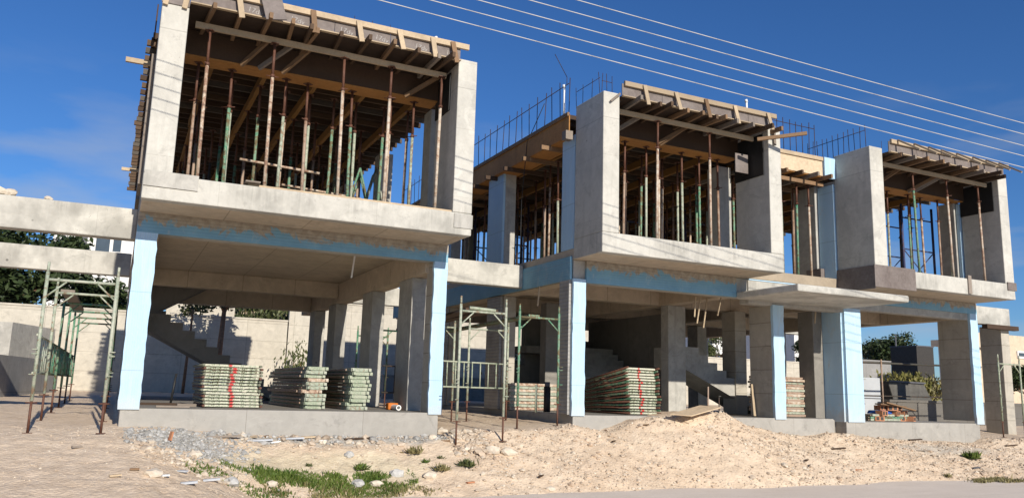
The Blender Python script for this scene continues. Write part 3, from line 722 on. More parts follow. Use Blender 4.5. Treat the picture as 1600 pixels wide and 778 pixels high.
MB().path([(7.95, 14.1, 6.78), (7.95, 14.1, 6.95), (7.65, 14.1, 7.4)], .007, 5).build('starter_bar', 'rebar', fr)
MB().path([(7.85, 14.9, 6.6), (7.8, 15.6, 5.9), (7.75, 15.7, 4.6), (7.7, 15.6, 3.3)], .009, 5).build('hanging_cable', 'black', fr)
# stamped marks on edge panels
def stamp(o, txt, x, y, z, size, rot=0):
    c = bpy.data.curves.new('stamp', 'FONT'); c.body = txt; c.size = size; c.extrude = .0008
    c.materials.append(MAT['stencil']); t0 = bpy.data.objects.new('stamp_curve', c); COL.objects.link(t0); bpy.context.view_layer.update()
    me = bpy.data.meshes.new_from_object(t0.evaluated_get(bpy.context.evaluated_depsgraph_get())); bpy.data.objects.remove(t0)
    t = bpy.data.objects.new('stamp', me); COL.objects.link(t)
    t.parent = o; t.location = Vector((x, y, z)) - o.location; t.rotation_euler = (math.radians(90), rot, 0)
for x in (1.3, 1.95, 2.75, 3.35, 4.05, 4.62): stamp(fl, '17dv', x, 12.497, 6.14, .12, .15)

def roof_pipe(px, x, y, z0, z1, label):
    t = thing('vent_pipe', label, 'pipe', (x, y, z0), 'white pipes on the roofs')
    MB().tube((x, y, z0), (x, y, z1), .022, 10).build('pipe', 'white_pvc', t)
    MB().tube((x, y, z1), (x - .02, y, z1 + .06), .032, 10).build('cap', 'white_pvc', t)
roof_pipe(0, 4.55, 12.8, 6.09, 6.5, 'white pipe standing up behind the single box roof edge')
roof_pipe(0, 7.95, 14.2, 6.0, 6.75, 'tall white pipe beside the row of starter bars')
roof_pipe(0, 11.75, 12.9, 6.09, 6.72, 'white pipe above the middle overhang box')
roof_pipe(0, 17.9, 12.9, 6.09, 6.47, 'short white pipe above the far overhang box roof')

# ------------------------------------------------------------------ steel props
PROTO = {}
def make_prop(h, split, mo, mi, tilt=0):
    key = (round(h, 2), round(split, 2), mo, mi)
    if key in PROTO: return copy_tree(PROTO[key])
    t = thing('steel_prop', 'p', 'prop')
    MB().box(-.06, .06, -.06, .06, 0, .008).build('base_plate', mi, t)
    MB().tube((0, 0, .008), (0, 0, h * split), .027, 10).build('outer_tube', mo, t)
    c = MB().tube((0, 0, h * split - .05), (0, 0, h * split), .036, 10)
    c.tube((-.1, 0, h * split - .03), (.1, 0, h * split - .03), .008, 6); c.build('collar', mi, t)
    MB().tube((0, 0, h * split), (0, 0, h - .008), .023, 10).build('inner_tube', mi, t)
    MB().box(-.06, .06, -.06, .06, h - .008, h).build('head_plate', mi, t)
    PROTO[key] = t
    return t
COLN = {'green_steel': 'green', 'rusty': 'rust brown', 'rusty_pale': 'pale rust stained', 'green_pale': 'pale green', 'dark_steel': 'dark', 'white_pvc': 'white'}
def place_prop(x, y, z, h, mo, mi, split, label, group):
    t = make_prop(h, split, mo, mi)
    t.location = (x, y, z); t.rotation_euler = (random.uniform(-.012, .012), random.uniform(-.012, .012), random.uniform(0, 6))
    t['label'] = label; t['group'] = group
def prop_row(xs_, y, h, cols, split, where, rowname, group, z=ZF, inner='rust_tube'):
    n = len(xs_)
    for i, x in enumerate(xs_):
        c = cols[i % len(cols)]
        place_prop(x + random.uniform(-.03, .03), y + random.uniform(-.05, .05), z, h, c, inner, split,
                   f'{COLN[c]} prop, {ORD[i]} of the {rowname} under {where}', group)
H = 5.708 - ZF
hf = 5.875 - ZF
prop_row([.85, 1.85, 3.02, 3.8, 4.68], 12.92, hf, ['rusty_pale'], .80, 'single box roof', 'front row', 'props in the single box')
prop_row([.72, 1.3, 2.15, 2.62, 3.35, 4.05, 4.5], 13.78, 5.638 - ZF, ['rusty', 'green_steel', 'green_pale', 'rusty', 'green_steel', 'rusty_pale', 'green_pale'], .74, 'single box roof', 'drop beam row', 'props in the single box')
prop_row([8.75, 9.15, 9.75, 10.1, 10.7, 11.2, 11.7], 13.78, 5.638 - ZF, ['green_steel', 'rusty', 'green_pale', 'rusty_pale', 'green_pale', 'green_steel', 'rusty'], .74, 'middle box roof', 'drop beam row', 'props in the long shell')
prop_row([16.3, 17.0, 17.75, 18.35, 18.9, 19.4], 13.78, 5.638 - ZF, ['rusty', 'green_pale', 'green_steel', 'rusty_pale', 'rusty', 'green_pale'], .78, 'far box roof', 'drop beam row', 'props in the long shell')
prop_row([18.5, 19.3], 15.3, H, ['green_steel', 'dark_steel'], .7, 'far box roof', 'pair behind the drop beam', 'props in the long shell')
green_mix = [['green_steel', 'green_pale', 'green_steel', 'rusty_pale', 'green_pale'], ['rusty', 'green_steel', 'rusty', 'green_pale', 'green_steel'], ['green_pale', 'dark_steel', 'green_steel', 'rusty', 'dark_steel']]
for k, y in enumerate((14.55, 16.1, 17.7, 19.3, 20.9, 22.5, 24.1)):
    prop_row([.95, 1.4, 1.85, 2.3, 2.75, 3.2, 3.65, 4.15, 4.6], y, H, green_mix[k % 3], (.78, .70, .74)[k % 3], 'single box roof', f'{ORD[k+1]} row back', 'props in the single box')
prop_row([9.35, 10.75], 12.92, hf, ['rusty_pale', 'rusty_pale'], .8, 'middle box roof', 'front row', 'props in the long shell')
prop_row([16.95, 18.15, 19.35], 12.92, hf, ['green_steel', 'rusty_pale', 'rusty_pale'], .86, 'far box roof', 'front row', 'props in the long shell')
px12 = [8.7, 9.2, 9.7, 10.2, 10.7, 11.2, 11.7, 12.25, 12.8, 13.3, 13.8, 14.25, 14.7, 15.3, 15.9, 16.9, 17.9, 18.9]
mixes = [['green_pale', 'green_steel', 'rusty', 'green_steel', 'rusty_pale'], ['rusty_pale', 'green_pale', 'green_steel', 'rusty'], ['dark_steel', 'rusty', 'green_pale', 'green_steel', 'dark_steel']]
for k, y in enumerate((14.6, 16.2, 17.8, 19.4, 21.0, 22.6, 24.2)):
    prop_row(px12, y, H, mixes[k % 3], (.74, .78, .70)[k % 3], 'long shell roof', f'{ORD[k]} row inside', 'props in the long shell')
hs = 5.42 - ZF
prop_row([8.45] * 1, 14.3, hs, ['white_pvc'], .72, 'orange side form', 'edge line', 'props in the long shell')
for k, y in enumerate((15.1, 15.9, 18.4, 19.3, 20.3, 21.6)):
    place_prop(8.35 + .1 * (k % 2), y, ZF, hs, ['green_pale', 'rusty', 'dark_steel'][k % 3], 'rust_tube', .62, f'{["pale green", "rust brown", "dark"][k % 3]} steel prop, {ORD[k]} from the front beneath the orange side form', 'props in the long shell')
prop_row([12.6, 13.1, 13.7, 14.15, 14.6], 14.0, 5.46 - ZF, ['rusty_pale', 'rusty_pale', 'green_pale', 'green_steel', 'rusty_pale'], .8, 'recess edge form', 'front row', 'props in the long shell')
# horizontal tie tube in the single box
tag(MB().tube((1.6, 14.45, 4.28), (3.0, 14.45, 4.22), .024, 8).build('tie_tube', 'rusty_pale', None, 0, (1.6, 14.45, 4.28)), 'rusty tube lying across two props behind the green one', 'tube')
tag(MB().tube((2.6, 16.0, 4.3), (4.2, 16.0, 4.22), .024, 8).build('tie_tube', 'rusty_pale', None, 0, (2.6, 16, 4.3)), 'rusty tube tied across props near the green trestles', 'tube')
tag(MB().bar((1.55, BY + .1, ZS + .02), (4.93, BY + .1, ZS + .02), .09, .035).build('timber_batten', 'wood_pale', None, 0, (1.55, BY + .1, ZS)), 'long pale batten lying along the single box sill', 'batten')
tag(MB().box(1.5, 1.72, BY - .06, BY + .16, ZS + .045, ZS + .065).build('plywood_scrap', 'wood_grey', None, 0, (1.6, BY, ZS + .05)), 'grey plywood scrap on the sill at the batten end', 'plywood')

# trestles and shoring towers upstairs
def trestle(x, y, z, w, h, spread, label, mat='green_steel', rot=0):
    t = thing('trestle', label, 'trestle', (0, 0, 0), 'green trestles upstairs')
    for sx in (-1, 1):
        MB().path([(sx * w / 2, -spread, 0), (sx * w * .38, 0, h)], .02, 8).build('leg', mat, t)
        MB().path([(sx * w / 2, spread, 0), (sx * w * .38, 0, h)], .02, 8).build('leg', mat, t)
    for q in (.05, .35, .65, .97):
        for sy in (-1, 1):
            ww = w / 2 * (1 - .24 * q); yy = sy * spread * (1 - q)
            MB().tube((-ww, yy, h * q), (ww, yy, h * q), .015, 6).build('rung', mat, t)
    t.location = (x, y, z); t.rotation_euler = (0, 0, rot)
trestle(3.95, 15.2, ZF, .7, 1.35, .35, 'green trestle among the props in the single box', 'green_steel', 1.3)
trestle(4.6, 16.5, ZF, .8, 1.75, .4, 'taller pale trestle near the open side of the single box', 'green_pale', 1.4)
trestle(13.05, 14.25, ZF, .6, 1.9, .25, 'green trestle leaning in the recess above the canopy', 'green_steel', 1.2)
def tower(x, y, w, d, h, label, mat='blue_steel'):
    t = thing('shoring_tower', label, 'shoring tower', (x, y, ZF), 'shoring towers at the rear')
    for a in (0, 1):
        for b in (0, 1):
            MB().tube((x + a * w, y + b * d, ZF), (x + a * w, y + b * d, ZF + h), .032, 8).build('leg', mat, t)
    for b in (0, 1):
        for q in (.15, .5, .85): MB().tube((x, y + b * d, ZF + h * q), (x + w, y + b * d, ZF + h * q), .02, 6).build('rail', mat, t)
        MB().tube((x, y + b * d, ZF + .2), (x + w, y + b * d, ZF + h * .5), .014, 6).build('cross_brace', mat, t)
        MB().tube((x + w, y + b * d, ZF + .2), (x, y + b * d, ZF + h * .5), .014, 6).build('cross_brace', mat, t)
for i, (x, y) in enumerate(((18.55, 14.55), (16.2, 19.0), (14.2, 18.2), (12.2, 19.0), (10.2, 22.0), (8.9, 20.0))):
    tower(x, y, 1.2, 1.0, H - .05, ['cross braced shoring tower against the sky in the far box', 'cross braced shoring tower behind the far box props', 'blue shoring tower at the rear of the recess',
          'blue shoring tower behind the middle box', 'blue shoring tower deep inside behind the middle box', 'blue shoring tower beyond the orange side form'][i])

# ------------------------------------------------------------------ scaffolding
def scaffold_frame(x0, x1, y, zf0, zf1, ztop, zbar, label, group, m='green_pale', jack=.42, mj='rust_tube'):
    t = thing('scaffolding', label, 'scaffold frame', ((x0 + x1) / 2, y, min(zf0, zf1)), group)
    for x, z0 in ((x0, zf0), (x1, zf1)):
        l = MB().tube((x, y, z0 + jack), (x, y, ztop - .14), .0235, 10).build('leg', m, t)
        MB().tube((x, y, ztop - .139), (x, y, ztop), .018, 8).build('spigot', m, l)
        MB().tube((x, y, z0 + .01), (x, y, z0 + jack - .001), .017, 8).build('jack_screw', mj, l)
        MB().box(x - .06, x + .06, y - .06, y + .06, z0, z0 + .009).build('base_plate', mj, l)
        MB().tube((x - .07, y, z0 + jack - .02), (x + .07, y, z0 + jack - .02), .01, 6).build('jack_nut', mj, l)
        for zz in (.35, .62, .68): MB().tube((x, y - .05, z0 + jack + zz), (x + (.07 if x == x1 else -.07), y - .05, z0 + jack + zz), .008, 5).build('locking_pin', m, l)
    MB().tube((x0 + .025, y, zbar), (x1 - .025, y, zbar), .02, 8).build('crossbar', m, t)
    MB().tube((x0 + .025, y, zbar - .22), (x0 + .24, y, zbar - .018), .013, 6).build('knee_brace', m, t)
    MB().tube((x1 - .025, y, zbar - .22), (x1 - .24, y, zbar - .018), .013, 6).build('knee_brace', m, t)
    return t
ys_t = [12.6, 14.7, 16.9, 19.1, 21.3, 23.6]
for i, y in enumerate(ys_t):
    z0 = hz(-.95, y, False); z1 = hz(-.09, y, False)
    dz = z1 + .3
    scaffold_frame(-.95, -.085, y, z0, z1, 1.97 + (0 if i == 0 else .02 * i), 1.73 + (0 if i == 0 else .02 * i),
                   f'chipped green scaffold frame, {ORD[i]} from the front of the passage row', 'scaffold frames along the passage', 'green_pale' if i < 2 else 'green_steel')
def guard(p, q, z0, z1, n, label, m):
    t = thing('guard_rail', label, 'guard rail', ((p[0] + q[0]) / 2, (p[1] + q[1]) / 2, z0), 'scaffold guard rails')
    for z in (z0, z1): MB().tube((p[0], p[1], z), (q[0], q[1], z), .016, 8).build('rail', m, t)
    for i in range(n):
        k = (i + .5) / n; x = p[0] + (q[0] - p[0]) * k; y = p[1] + (q[1] - p[1]) * k
        MB().tube((x, y, z0), (x, y, z1), .012, 6).build('upright', m, t)
for i in range(5): guard((-.98, ys_t[i] + .02), (-.98, ys_t[i + 1] - .02), .47, .98, 6, f'green guard rail, {ORD[i]} from the front along the passage', 'green_steel' if i else 'green_pale')
gpairs = [((5.30, 6.17), 13.0, 2.02, 1.76, 'green_pale', 'pale scaffold frame with a raised tube nearest the blue column'),
          ((6.79, 7.64), 13.7, 2.05, 1.80, 'green_steel', 'green scaffold frame at the dark side of the long shell'),
          ((5.32, 6.2), 15.5, 1.9, 1.66, 'green_pale', 'second scaffold frame in the gap behind the pale one'),
          ((6.53, 7.42), 15.5, 1.9, 1.66, 'green_pale', 'second scaffold frame in the gap behind the green one'),
          ((5.4, 6.25), 18.0, 1.95, 1.7, 'green_steel', 'third scaffold frame deep in the gap near the single box shell'),
          ((5.5, 6.3), 20.4, 1.95, 1.7, 'green_steel', 'rearmost scaffold frame deep in the gap between the shells')]
for (x0, x1), y, zt, zb, m, lab in gpairs:
    scaffold_frame(x0, x1, y, hz(x0, y, False) - .01, hz(x1, y, False) - .01, zt, zb, lab, 'scaffold frames between the shells', m)
guard((5.3, 14.2), (7.0, 14.6), .46, .93, 9, 'grey guard rail across the gap between the two shells', 'frame_chip')
guard((5.5, 18.1), (6.9, 18.1), .3, .9, 7, 'dark guard rail deep in the gap between the shells', 'dark_steel')
def plank(name, p, q, w, h, label, m='wood_dark', cat='plank'):
    p = Vector(p); q = Vector(q); o = (p + q) / 2
    return tag(MB().bar(p, q, w, h).build(name, m, None, 0, o), label, cat)
plank('scaffold_plank', (5.5, 13.0, 1.80), (5.55, 15.6, 1.72), .22, .04, 'dark scaffold plank on the crossbars nearest the blue column', 'wood_dark')
plank('scaffold_plank', (5.9, 13.0, 1.80), (5.95, 18.3, 1.76), .22, .04, 'long dark scaffold plank running back through the gap', 'wood_dark')
plank('scaffold_plank', (7.1, 13.7, 1.84), (7.0, 18.2, 1.76), .24, .04, 'dark green scaffold plank beside the long shell', 'green_steel')
tag(MB().tube((5.45, 12.98, 1.82), (5.95, 12.98, 1.80), .03, 8).build('loose_tube', 'frame_chip', None, 0, (5.7, 12.98, 1.81)), 'short chipped tube resting on the pale scaffold crossbar', 'tube')
plank('scaffold_plank', (-.8, 14.7, 1.79), (-.8, 19.0, 1.82), .2, .04, 'grey scaffold plank lying on the passage frames', 'wood_grey')
for i, (x0, x1, y, lab) in enumerate(((17.35, 18.0, 15.6, 'rusty scaffold frame inside the far ground floor bay'), (21.15, 22.05, 13.9, 'grey scaffold frame in front of the outer concrete post'))):
    scaffold_frame(x0, x1, y, hz(x0, y, False) if i else -.05, hz(x1, y, False) if i else -.05, 1.75, 1.5, lab, 'scaffold frames at the far end', 'frame_chip')
tag(MB().tube((15.9, 15.65, 1.42), (23.0, 15.65, 1.5), .028, 8).build('ledger_tube', 'dark_steel', None, 0, (19, 15.65, 1.45)), 'long dark tube crossing the far bay at head height', 'tube')
tag(MB().tube((16.4, 15.7, .55), (23.0, 15.7, .6), .018, 8).build('ledger_tube', 'dark_steel', None, 0, (19, 15.7, .57)), 'thin lower tube crossing the far bay', 'tube')
for i, x in enumerate((16.6, 18.75)): tag(MB().tube((x, 15.6, -.05), (x, 15.6, 1.55), .022, 8).build('scaffold_post', 'rusty', None, 0, (x, 15.6, 0)), ['rusty post behind the blue corner column in the far bay', 'rusty post near the outer end of the far bay'][i], 'post')

# stacked frames and planks on the ground floor
def make_stack_frame(w, ln, m_front, m_leg):
    t = thing('stacked_scaffold', 'x', 'scaffold frame')
    for s in (-1, 1): MB().tube((s * w / 2, -.13, 0), (s * w / 2, ln, 0), .021, 8).build('leg', m_leg, t)
    MB().box(-w / 2 + .022, w / 2 - .022, -.025, .02, -.018, .017).build('crossbar', m_front, t)
    MB().tube((-w / 2 + .02, ln * .55, 0), (w / 2 - .02, ln * .55, 0), .018, 6).build('crossbar', m_leg, t)
    for s in (-1, 1): MB().tube((s * w / 2, ln * .35, 0), (s * w * .22, .02, 0), .013, 6).build('knee_brace', m_leg, t)
    return t
sf = [make_stack_frame(.92, 1.7, 'frame_red', 'frame_old'), make_stack_frame(.92, 1.7, 'frame_red', 'rust_tube'), make_stack_frame(.84, 1.9, 'frame_red', 'green_dark'), make_stack_frame(.84, 1.9, 'frame_red', 'rust_tube')]
used = set()
def use(i):
    if i not in used: used.add(i); return sf[i]
    return copy_tree(sf[i])
n1 = 14
for k in range(n1):
    o = use(0 if k % 3 else 1)
    o.location = (1.80 + random.uniform(-.012, .012) + (.035 if k < 5 else 0), 14.55 + random.uniform(-.02, .02) + (.05 if 4 < k < 9 else 0), .035 + k * .0512)
    o.rotation_euler = (0, 0, random.uniform(-.01, .01))
    tag(o, f'{"topmost" if k == n1 - 1 else ORD[n1 - 1 - k]} frame from the top of the red marked stack by the wide blue column'.replace('topmost frame from', 'topmost frame at'), None, 'red marked frames by the blue column')
n2 = 17
for k in range(n2):
    o = use(2 if k % 2 else 3)
    t = k / (n2 - 1)
    o.location = (10.02 - .06 * t + random.uniform(-.015, .015), 14.35 + .02 * math.sin(k), .035 + k * .057)
    o.rotation_euler = (-.0 - .19 * t, 0, .10 + random.uniform(-.015, .015))
    tag(o, f'{"topmost" if k == n2 - 1 else ORD[n2 - 1 - k]} frame {"at" if k == n2 - 1 else "from"} the top of the fanned stack by the spoil heap', None, 'fanned frames by the spoil heap')
def stack_plank(w, ln, h, m):
    t = thing('steel_plank', 'x', 'scaffold plank')
    MB().box(-w / 2, w / 2, 0, ln, 0, h * .92).build('deck', m, t)
    MB().box(-w / 2 + .01, -w / 2 + .06, -.05, -.001, h * .1, h * .8).build('end_hook', m, t)
    MB().box(w / 2 - .06, w / 2 - .01, -.05, -.001, h * .1, h * .8).build('end_hook', m, t)
    MB().box(-w / 2 - .02, -w / 2 - .001, .3, ln - .3, h * .2, h * .7).build('side_lip', 'rusty', t)
    return t
pk = [stack_plank(.37, 3.2, .066, m) for m in ('frame_chip', 'green_pale', 'rusty_pale')]
usedp = set()
def usep(i):
    if i not in usedp: usedp.add(i); return pk[i]
    return copy_tree(pk[i])
for (cx, cy, n, rot, nm, jit) in ((3.24, 14.75, 11, .02, 'middle stack beside the red marked frames', .04), (3.98, 14.5, 11, .03, 'short stack nearest the narrow blue column', .045)):
    for k in range(n):
        o = usep(random.choice([0, 0, 1, 1, 2]))
        o.location = (cx + random.uniform(-jit, jit) + (.04 if k > 4 else 0), cy + random.uniform(-.05, .04), .002 + k * .068); o.rotation_euler = (0, 0, rot + random.uniform(-.012, .012))
        tag(o, f'{"topmost" if k == n - 1 else ORD[n - 1 - k]} steel plank {"on" if k == n - 1 else "from the top of"} the {nm}', None, 'steel planks in the ' + nm)
def flat_stack(cx, cy, ln, n, h, nm, mats, z=0.01, tape=None):
    p0 = {}
    for k in range(n):
        m = mats[k % len(mats)]
        if m not in p0:
            t = thing('long_plank', 'x', 'plank'); MB().box(-ln / 2, ln / 2, -.18, .18, 0, h * .86).build('board', m, t)
            MB().box(-ln / 2 - .03, -ln / 2 - .001, -.14, .14, h * .15, h * .6).build('end_cap', 'rusty', t); p0[m] = t
        else: t = copy_tree(p0[m])
        t.location = (cx + random.uniform(-.03, .03), cy + random.uniform(-.03, .03), z + k * h); t.rotation_euler = (0, 0, random.uniform(-.01, .01))
        tag(t, f'{"topmost" if k == n - 1 else ORD[n - 1 - k]} plank {"on" if k == n - 1 else "from the top of"} the {nm}', None, 'planks in the ' + nm)
flat_stack(14.35, 14.75, 1.75, 16, .058, 'dark stack between the blue columns of the entrance', ['rusty', 'green_pale', 'rusty_pale'])
flat_stack(8.7, 16.6, 1.5, 9, .066, 'low stack behind the green scaffold', ['rusty_pale', 'green_pale'])

# ------------------------------------------------------------------ loose things on site
def rock_mb(c, r, squash=.7, n=2, seed=0):
    import bmesh
    bm = bmesh.new(); bmesh.ops.create_icosphere(bm, subdivisions=n, radius=1)
    rs = random.Random(seed); off = Vector((rs.uniform(0, 99), rs.uniform(0, 99), rs.uniform(0, 99)))
    sx, sy = rs.uniform(.8, 1.3), rs.uniform(.7, 1.1)
    vs = []
    for v in bm.verts:
        k = 1 + .45 * mn.noise(v.co * 1.6 + off) + .15 * mn.noise(v.co * 4 + off)
        vs.append((c[0] + v.co.x * r * sx * k, c[1] + v.co.y * r * sy * k, c[2] + v.co.z * r * squash * k))
    fs = [[v.index for v in f.verts] for f in bm.faces]; bm.free()
    m = MB(); m.add(vs, fs); return m
def on_ground(px, py):
    d = ray(px, py); t = 6.
    for _ in range(4000):
        p = CAM + d * t
        if p.z < max(hz(p.x, p.y), -1.15 if p.x > 1.5 and p.y < 11.9 else -9): return p
        t += .01
    return p
rocks = [((240, 742), .09, 'stones', 'pale boulder on the gravel below the wide blue column'), ((305, 712), .10, 'stones', 'long pale rock beside the grey gravel patch'),
         ((588, 757), .08, 'stones', 'white rounded rock at the end of the grass strip'), ((620, 742), .12, 'gravel', 'grey rock at the top of the grass strip'),
         ((545, 713), .10, 'gravel', 'flat grey rock half sunk in the cream slope'), ((672, 745), .10, 'stones', 'brown flat rock beyond the grass strip'),
         ((795, 709), .12, 'stones', 'dark angular rock on the bank below the scaffold'), ((770, 706), .13, 'stones', 'rounded tan rock beside the dark angular one'),
         ((690, 676), .11, 'stones', 'pile rock at the corner of the single box plinth'), ((675, 685), .09, 'stones', 'white rock under the single box plinth corner'),
         ((860, 765), .07, 'stones', 'small rock on the road edge below the bank'), ((1110, 668), .06, 'stones', 'brown stone near the top of the spoil heap'),
         ((1225, 728), .08, 'stones', 'pale stone low on the long bank'), ((425, 758), .08, 'stones', 'white stone sitting in the grass strip'), ((362, 757), .11, 'gravel', 'flat stone in the thin grass end'),
         ((560, 758), .11, 'gravel', 'grey rubble lump beside the white rounded rock')]
for i, ((px, py), rr, m, lab) in enumerate(rocks):
    p = on_ground(px, py)
    tag(rock_mb((p.x, p.y, p.z + rr * .2), rr, .65, 2, i + 3).build('rock', m, None, 0, p), lab, 'rock', 'rocks on the bank')
for i, (x, r_) in enumerate(((-1.72, .10), (-1.9, .12), (-1.2, .06))):
    tag(rock_mb((x, 14.33, 3.14 + r_ * .55), r_, .7, 2, 50 + i).build('broken_stone', 'stones', None, 0, (x, 14.33, 3.14)), ['pale stone on top of the front beam at the picture edge', 'brown stone on the front beam beside a pale one', 'small white stone alone on the front beam'][i], 'stone')

def rubble(name, n, xr, yr, size, mat, label, dens=None):
    import bmesh
    bm = bmesh.new(); bmesh.ops.create_icosphere(bm, subdivisions=1, radius=1)
    bv = np.array([v.co for v in bm.verts]); bf = [[v.index for v in f.verts] for f in bm.faces]; bm.free()
    V = []; Fc = []; c = 0
    while c < n:
        x = random.uniform(*xr); y = random.uniform(*yr)
        if dens and random.random() > dens(x, y): continue
        s = min(size[1], size[0] * math.exp(random.gauss(0, .55)))
        k = 1 + rng.uniform(-.28, .28, (len(bv), 1))
        q = bv * k * np.array([s * random.uniform(.8, 1.4), s * random.uniform(.7, 1.2), s * random.uniform(.5, .9)])
        a = random.uniform(0, 6.28); ca, sa = math.cos(a), math.sin(a)
        z = hz(x, y)
        o = len(V)
        V += [(x + u[0] * ca - u[1] * sa, y + u[0] * sa + u[1] * ca, z + u[2] + s * .25) for u in q]
        Fc += [[o + i for i in f] for f in bf]; c += 1
    m = MB(); m.v = V; m.f = Fc; m.s = [False] * len(Fc)
    me = bpy.data.meshes.new(name); me.from_pydata(V, [], Fc); me.materials.append(MAT[mat])
    o = bpy.data.objects.new(name, me); COL.objects.link(o)
    return tag(o, label, 'rubble', None, 'stuff')
rubble('rubble', 11000, (2.5, 21.5), (11.35, 13.45), (.0105, .05), 'stones', 'loose pale stones scattered over the dirt bank', lambda x, y: (.25 if x < 5.5 else .8) * (.35 + .65 * sm((mn.noise((x * .8, y * 1.3, 4)) + .35) * 1.4)))
rubble('rubble', 900, (5.5, 21.5), (11.5, 13.5), (.018, .065), 'clods', 'earth clods of the same tan as the bank', lambda x, y: .3 + .7 * sm((mn.noise((x * .6, y * 1.1, 9)) + .1) * 2))
rubble('rubble', 1500, (-2.2, 2.6), (9.6, 13.4), (.006, .02), 'stones', 'sparse small stones on the trodden track', lambda x, y: .5 if x > 0 else .3)
rubble('gravel', 2600, (.2, 2.2), (11.7, 13.5), (.011, .05), 'gravel', 'grey crushed gravel patch below the wide blue column', lambda x, y: max(0, 1 - ((x - 1.) / 1.1) ** 2 - ((y - 12.7) / .95) ** 2) + .05)
rubble('gravel', 900, (1.5, 5.4), (13.15, 13.62), (.014, .06), 'gravel', 'grey gravel strip along the foot of the single box plinth')
rubble('rubble', 800, (.2, 2.0), (10.9, 12.2), (.014, .06), 'stones', 'pale broken stones at the lower end of the gravel patch', lambda x, y: max(0, 1 - ((x - 1.05) / .9) ** 2 - ((y - 11.6) / .6) ** 2))
rubble('rubble', 260, (1.6, 4.4), (13.0, 13.4), (.018, .07), 'stones', 'pale chips and mortar crumbs along the plinth foot')
rubble('rubble', 400, (5.2, 5.9), (12.7, 13.6), (.022, .09), 'stones', 'broken stones heaped at the plinth corner')

def grass(name, n, cx, cy, rx, ry, hgt, mat, label):
    V = []; Fc = []
    c = 0
    while c < n:
        x = random.uniform(cx - rx, cx + rx); y = random.uniform(cy - ry, cy + ry)
        d = ((x - cx) / rx) ** 2 + ((y - cy) / ry) ** 2
        if random.random() < d * .9 + 1.1 * mn.noise((x * 2.6, y * 4.1, 8)) + .1: continue
        z = max(hz(x, y), -1.16) - .01; h = hgt * random.uniform(.35, 1.1) * (.6 + .9 * max(0, mn.noise((x * 2.2, y * 3, 1)) + .4)); a = random.uniform(0, 6.28); w = random.uniform(.006, .014)
        lean = random.uniform(0, .8) * h; b = random.uniform(0, 6.28)
        o = len(V)
        V += [(x - math.cos(a) * w, y - math.sin(a) * w, z), (x + math.cos(a) * w, y + math.sin(a) * w, z),
              (x + math.cos(a) * w * .7 + math.cos(b) * lean * .4, y + math.sin(a) * w * .7 + math.sin(b) * lean * .4, z + h * .6), (x + math.cos(b) * lean, y + math.sin(b) * lean, z + h)]
        Fc += [(o, o + 1, o + 2), (o, o + 2, o + 3)]; c += 1
    me = bpy.data.meshes.new(name); me.from_pydata(V, [], Fc); me.materials.append(MAT[mat])
    o = bpy.data.objects.new(name, me); COL.objects.link(o); return o
p0 = on_ground(515, 757)
tag(grass('grass', 6500, p0.x - .05, p0.y + .0, 1.55, .33, .075, 'grass', ''), 'fresh green grass strip at the foot of the bank', 'grass', None, 'stuff')
p1 = on_ground(390, 765)
tag(grass('grass', 1300, p1.x, p1.y, .9, .3, .06, 'grass', ''), 'thin green grass trailing along the road edge', 'grass', None, 'stuff')
tag(grass('grass', 1600, p0.x + .2, p0.y - .25, 1.5, .25, .07, 'dry_grass', ''), 'dry yellow grass along the lower edge of the green strip', 'grass', None, 'stuff')
p2 = on_ground(1575, 752)
tag(grass('grass', 1500, p2.x, p2.y + .1, 1.1, .3, .1, 'dry_grass', ''), 'dull grass tufts by the road at the far end', 'grass', None, 'stuff')
def weed(px, py, r, n, mat, label):
    p = on_ground(px, py); V = []; Fc = []
    for _ in range(n):
        a = random.uniform(0, 6.28); e = random.uniform(.1, 1.3); L_ = r * random.uniform(.4, 1); w = r * .09
        d = Vector((math.cos(a) * math.cos(e), math.sin(a) * math.cos(e), math.sin(e))); s = d.cross(Vector((random.gauss(0, 1), random.gauss(0, 1), 1))).normalized() * w
        q = p + Vector((random.gauss(0, r * .3), random.gauss(0, r * .3), 0)); o = len(V)
        V += [q, q + d * L_ * .55 - s, q + d * L_, q + d * L_ * .55 + s]; Fc.append((o, o + 1, o + 2, o + 3))
    m = MB(); m.add(V, Fc); me_o = m.build('weed', mat, None, 0, p)
    tag(me_o, label, 'plant', 'weeds on the bank')
for (px, py, r, n, m, lab) in ((730, 728, .16, 140, 'leaf_olive', 'upright dull weed on the slope under the scaffold'), (690, 735, .16, 120, 'dry_grass', 'spreading yellowish weed on the cream slope'),
                               (648, 708, .17, 120, 'dry_grass', 'spiky dry weed below the narrow blue column'), (665, 723, .09, 70, 'grass', 'tiny green weed on the cream slope'),
                               (565, 733, .14, 160, 'grass', 'taller green weed above the grass strip'), (482, 728, .07, 60, 'leaf_olive', 'small dark weed on the bare cream slope'), (1518, 716, .22, 260, 'grass', 'dark green leafy weed alone on the far bank'),
                               (1480, 745, .12, 80, 'dry_grass', 'brown dry weed low on the far bank'), (687, 716, .08, 60, 'leaf_olive', 'small weed near the plinth corner rubble')):
    weed(px, py, r, n, m, lab)

